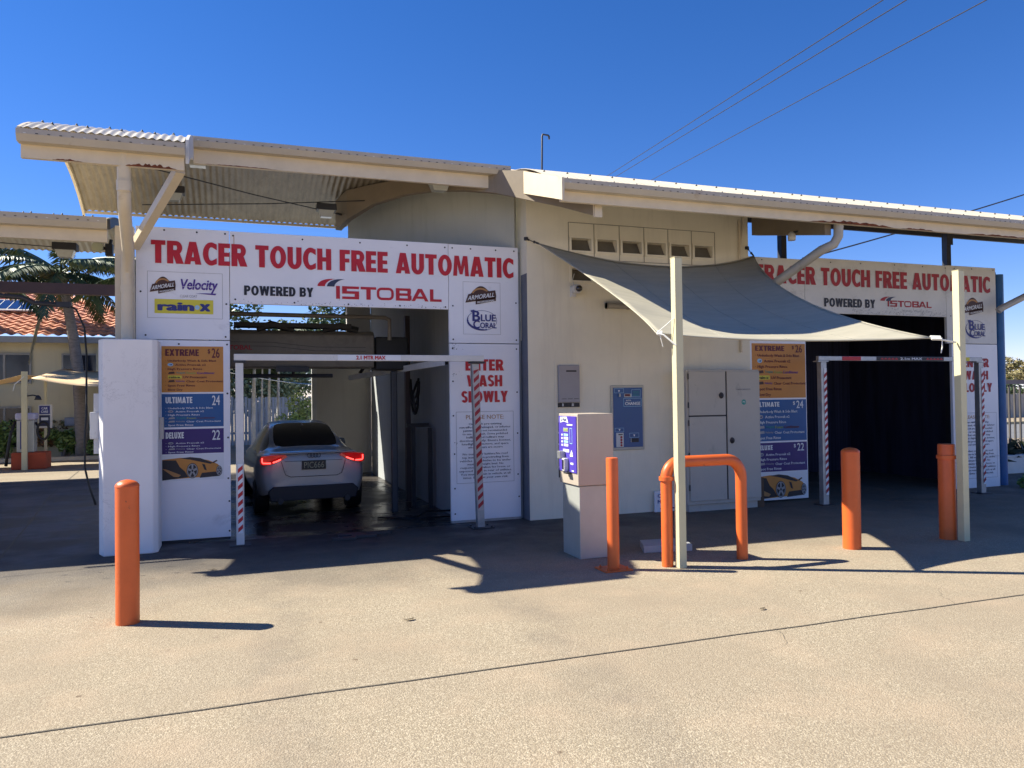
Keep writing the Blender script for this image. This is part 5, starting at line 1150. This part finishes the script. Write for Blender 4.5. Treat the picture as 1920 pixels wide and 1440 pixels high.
# vacuum station
t=thing('vacuum_station',(-4.85,22.2,0),'vacuum station on an orange plinth with black hose and a lettered side','vacuum station')
orr=M('plinth_orange',(.42,.07,.025),.7,var=.15,bump=.3)
mb=MB(); mb.box(-5.18,-4.42,22.0,22.6,0,.42); mb.build('plinth',orr,t,bevel=.03)
mb=MB(); mb.box(-5.08,-4.70,22.1,22.45,.42,1.22); mb.build('body',kioskl,t,bevel=.02)
mb=MB(); mb.box(-5.11,-4.67,22.07,22.48,1.225,1.40); mb.build('hood',M('hood_violet',(.45,.45,.62),.4),t,bevel=.04)
a=Art(onY(22.1)); a.rect(-5.0,-4.9,.5,1.19,navy,1)
for i,ch in enumerate('VACUUM'): a.text(ch,-4.975,-4.925,1.10-.10*i,1.165-.10*i,white,2,off=.03)
a.build('lettering',t)
mb=MB(); mb.tube([(-5.12+.0,22.2,1.2),(-5.2,22.1,.9),(-5.26,22.1,.5),(-5.28,22.0,.1)],.035,10); mb.tube([(-4.68,22.2,1.15)]+[(-4.5+.13*math.cos(R(d)),22.1,.95+.22*math.sin(R(d))) for d in range(150,-260,-20)],.028,10); mb.build('hose',rubber,t,smooth=True)
t=thing('car_care_vending',(-4.55,22.7,0),'purple car care vending sign on a post behind the vacuum hose','sign')
mb=MB(); mb.box(-4.72,-4.42,22.65,22.75,1.0,1.60); mb.build('panel',whitep,t,bevel=.01)
a=Art(onY(22.65)); a.rect(-4.70,-4.46,1.36,1.57,navy,1); a.text('CAR',-4.65,-4.51,1.475,1.535,white,2,off=.03); a.text('CARE',-4.66,-4.50,1.39,1.45,white,2,off=.03); a.rect(-4.70,-4.46,1.05,1.33,slate,1); a.rect(-4.66,-4.5,1.2,1.27,white,2); a.build('lettering',t)
mb=MB(); mb.box(-4.60,-4.54,22.68,22.72,0,2.3); mb.build('post',postm,t)
# shade sails over the vacuum area
tanm=M('tan_sail',(.72,.52,.30),.7,var=.08)
t=thing('sun_sail',(-4,23,2.2),'tan shade sail over the vacuum bays, right of its pale post','shade sail')
mb=MB(); mb.grid(lambda a_,b_:(-4.75+3.2*a_, 22.0+4*b_*(1-.0*a_), 2.34-.25*math.sin(math.pi*min(1,a_*.9+.1))*(1-.6*b_)+.35*b_-.10*a_),16,8); mb.build('cloth',tanm,t,smooth=True,solid=.004)
t=thing('sun_sail',(-6,22.5,2.2),'tan shade sail at the far left edge, left of its pale post','shade sail')
mb=MB(); mb.grid(lambda a_,b_:(-4.9-3.0*a_, 22.0+2*b_, 2.36-.5*a_+.2*b_*a_-.12*math.sin(math.pi*a_)),16,8); mb.build('cloth',tanm,t,smooth=True,solid=.004)
t=thing('sail_post',(-4.85,21.95,0),'slim pale post between the two tan sails at the vacuum station','post')
mb=MB(); mb.box(-4.92,-4.80,21.85,21.95,0,2.42); mb.build('post',postm,t,bevel=.005)
mb=MB(); mb.tube([(-4.86,21.85,2.30),(-5.05,21.8,2.1),(-5.08,21.8,1.95)],.01,6); mb.build('rope',whiter,t)
t=thing('post_lamp',(-4.55,21.95,1.8),'small black gooseneck lamp on the vacuum post','light')
mb=MB(); mb.tube([(-4.8,21.9,1.82),(-4.68,21.9,1.84),(-4.6,21.9,1.82)],.018,6); mb.build('arm',darkm,t); mb=MB(); mb.lathe((-4.57,21.9,1.74),[(.085,-.02),(.06,.05),(.02,.10)],12); mb.build('shade',darkm,t,smooth=True)
# through the bay
bush('garden_shrub','round sunlit green bush seen through the open left bay','shrub',(1.95,24.5,1.0),(.75,.6,.85),2600,.06,leafm('bright_leaf',(.22,.34,.10),(.45,.55,.22)),8,clump=14)
palet=M('pale_trunk',(.72,.70,.64),.8,var=.2,vs=6)
for k,(x,y,h_,r_) in enumerate(((.55,25,2.6,.06),(.8,25.2,2.5,.03),(1.0,24.8,2.4,.04),(1.3,25.4,2.6,.04))):
    palm(x,y,2.9+.25*k,(.05,0),['slim leaning palm trunk seen through the left bay, nearest its striped post','thin palm stem second from the left behind the car roof','thin palm stem third from the left behind the car roof','slim palm stem beside the round bush beyond the bay'][k],tm_=palet,nf=7,fl=1.3,seed=20+k,tr=r_)
bush('garden_tree','dense sunlit tree mass behind the palm stems and slatted fence','tree',(1.2,32.5,2.5),(2.6,1.0,1.5),5200,.12,leafm('sunlit_leaf',(.20,.26,.12),(.42,.46,.28)),61,clump=26,trunk=0,group='trees behind the wash bay')
t=thing('sun_sail',(1,24,2.2),'pale shade sail seen through the open left bay above the bush','shade sail')
mb=MB(); mb.grid(lambda a_,b_:(-.4+3.4*a_, 23.5+1.2*b_, 2.50-.45*math.sin(math.pi*.5*a_)+.06*b_),14,4); mb.build('cloth',M('pale_sail',(.6,.58,.5),.7),t,smooth=True,solid=.004)
t=thing('garden_fence',(0,30,0),'grey-blue slatted fence beyond the palm stems behind the bay','fence')
fm_=M('fence_blue',(.42,.46,.50),.7,var=.3,vs=5,stretch=(5,1,.3))
mb=MB()
for k in range(70): mb.box(-1.2+.12*k,-1.10+.12*k,30,30.03,0,1.75+.03*math.sin(k*3))
mb.build('palings',fm_,t)
mb=MB(); mb.box(-1.2,7.2,30.04,30.08,1.3,1.38); mb.box(-1.2,7.2,30.04,30.08,.4,.48); mb.build('rail',fm_,t)
for i,(x,y,z,rx,rz_,s) in enumerate(((-.4,34,4.4,2.0,2.2,31),(4.3,36,4.6,2.0,2.2,32),(2.2,40,3.6,1.7,1.9,33))):
    bush('garden_tree',['leafy tree seen above the gantry at the left of the bay','broad green tree seen above the gantry at the right of the bay','distant green tree above the fence behind the bush'][i],'tree',(x,y,z),(rx,1.5,rz_),3600,.12,tree_leaf,s,clump=18,trunk=0,group='trees behind the wash bay')

# ------------------------------------------------------------------ right-hand background
t=thing('garden_wall',(16,11,0),'low white block wall right of the blue column','wall')
mb=MB(); mb.box(12.72,24,10.9,11.05,0,.33); mb.build('wall',whitep,t,bevel=.01)
mb=MB(); mb.box(12.72,24,10.88,11.07,.332,.36); mb.build('coping',whitep,t)
t=thing('metal_fence',(16,12,0),'dark metal picket fence on the low white wall right of the blue column','fence')
mb=MB()
for k in range(60): mb.box(13.2+.16*k,13.235+.16*k,11.6,11.63,.3,1.76)
mb.build('pickets',M('picket',(.10,.09,.085),.5),t)
mb=MB(); mb.box(13.1,24,11.59,11.64,1.77,1.86); mb.box(13.1,24,11.59,11.64,.34,.39); mb.build('rail',M('fence_rail',(.22,.17,.16),.5),t)
mb=MB(); mb.box(15.95,16.4,11.5,11.62,1.80,2.02); mb.build('meter',M('fence_box',(.2,.2,.22),.5),t)
t=thing('agave_plant',(13.6,10.4,0),'dark spiky strap-leaved plant behind the blue column','plant')
mb=MB(); rng=random.Random(5)
for c_ in ((13.9,11.3,.25),(14.6,11.4,.25),(15.4,11.35,.25)):
    for k in range(34):
        az=rng.uniform(0,6.28); el=rng.uniform(.2,1.3); L=rng.uniform(.4,.75); p=Vector(c_); d=Vector((math.cos(az)*math.cos(el),math.sin(az)*math.cos(el),math.sin(el))); s=d.cross(Vector((0,0,1))).normalized()*.03
        m1=p+d*L*.55; tp=p+d*L+Vector((0,0,-.18)); mb.add([p-s,p+s,m1+s*.8,tp,m1-s*.8],[(0,1,2,3,4)])
mb.build('leaves',leafm('agave',(.015,.03,.025),(.05,.07,.04),.3),t)
bush('weed','small green weed growing at the foot of the blue column','weed',(12.45,9.25,.09),(.10,.07,.11),160,.04,bush_leaf,41,clump=6)
mb=MB(); mb.box(12.8,90,19,27,.004,.006); tag(mb.build('street',M('asphalt',(.16,.16,.16),.85,var=.15)),kind='structure')
mb=MB(); mb.box(12.8,90,27,27.4,.0,.13); tag(mb.build('kerb',M('kerb_tan',(.45,.36,.20),.8)),kind='structure')
t=thing('timber_fence',(45,34,0),'grey paling fence across the street at the right edge','fence')
mb=MB()
for k in range(160): mb.box(32+.2*k,32.19+.2*k,34,34.03,0,1.45+.04*math.sin(k*5))
mb.build('palings',M('paling',(.36,.34,.30),.8,var=.25,vs=3,stretch=(4,1,.5)),t)
mb=MB(); mb.box(32,64,34.04,34.1,1.1,1.2); mb.box(32,64,34.04,34.1,.3,.4); mb.build('rail',M('paling_rail',(.3,.28,.25),.8),t)
t=thing('street_house',(50,40,0),'house with white roof across the street beyond the picket fence','house')
mb=MB(); mb.box(46,60,40,46,0,1.75); mb.build('wall',M('street_wall',(.3,.24,.2),.8),t)
mb=MB(); mb.prism([(39.5,1.75),(46.5,1.75),(43,2.4)],'x',45.5,60.5); mb.build('roof',whitep,t)
for i,(x,z,rx,rz_,s) in enumerate(((56,2.6,4.5,1.9,51),(63,2.9,5,2.0,52),(48,1.2,3.5,1.3,53))):
    bush('street_tree',['brown-green rounded tree over the white roof across the street','brown-green tree at the far right edge across the street','low green tree behind the paling fence across the street'][i],'tree',(x,47 if i<2 else 38,z),(rx,2,rz_),5200,.16,hedge_leaf if i<2 else tree_leaf,s,clump=26,trunk=0,group='trees across the street')
# overhead wires
for i,(a_,b_) in enumerate((((20.71,40,14.59),(41.66,40,28.33)),((21.49,40,14.72),(43.8,40,28.69)),((23.81,40,14.66),(51.4,40,29.94)))):
    pass
def wire(name,a_,b_,r_,label,sag=.3,g='overhead wires crossing the sky'):
    A=Vector(a_);D=Vector(b_); mb=MB(); n=16
    mb.tube([A.lerp(D,i/n)-Vector((0,0,sag*4*(i/n)*(1-i/n))) for i in range(n+1)],r_,5)
    tag(mb.build(name,darkm,loc=tuple(A)),label,'wire',g)
for lab,a_,b_ in (('uppermost of three thin wires running up the sky to the right',(13.85,26.74,10.29),(11.16,10.72,8.78)),('middle one of three thin wires running up the sky to the right',(14.28,26.58,10.33),(11.57,10.57,8.78)),('lowest of three thin wires running up the sky to the right',(15.55,26.12,10.14),(12.94,10.07,8.76))):
    A=Vector(a_);D=Vector(b_); wire('overhead_wire',A-(D-A)*1.2,D+(D-A)*.9,.011,lab,0)
wire('service_cable',(18.2,25,6.15),(37.0,25,11.5),.03,'thick black cable passing behind the right roof end, seen above and below it',.12)
# leaves and bits on the concrete
lf=M('dead_leaf',(.10,.075,.045),.8)
rng=random.Random(12)
for i,(x,y,s,lab) in enumerate(((5.05,3.55,.045,'pale crumpled scrap lying on the concrete at the right'),(.95,2.62,.022,'small dark dead leaf near the bottom of the open concrete'),(3.75,4.85,.035,'brown dead leaf on the concrete below the hoop barrier'),(1.2,5.6,.04,'brown leaf on the sunlit concrete right of the first bollard shadow'),(-.2,8.0,.03,'thin leaf at the edge of the roof shadow near the white pillar'))):
    mb=MB(); a0_=rng.uniform(0,3); P=[]
    for k in range(7):
        t_=2*math.pi*k/7; rr_=s*(.6+.4*rng.random())*(1 if k%2 else .7); P.append((x+rr_*1.5*math.cos(t_),y+rr_*.7*math.sin(t_),.006+.012*rng.random()))
    mb.add(P+[(x,y,.014)],[(k,(k+1)%7,7) for k in range(7)])
    tag(mb.build('litter' if i==0 else 'dead_leaf',whitep if i==0 else lf,loc=(x,y,0)),lab,'litter' if i==0 else 'leaf')
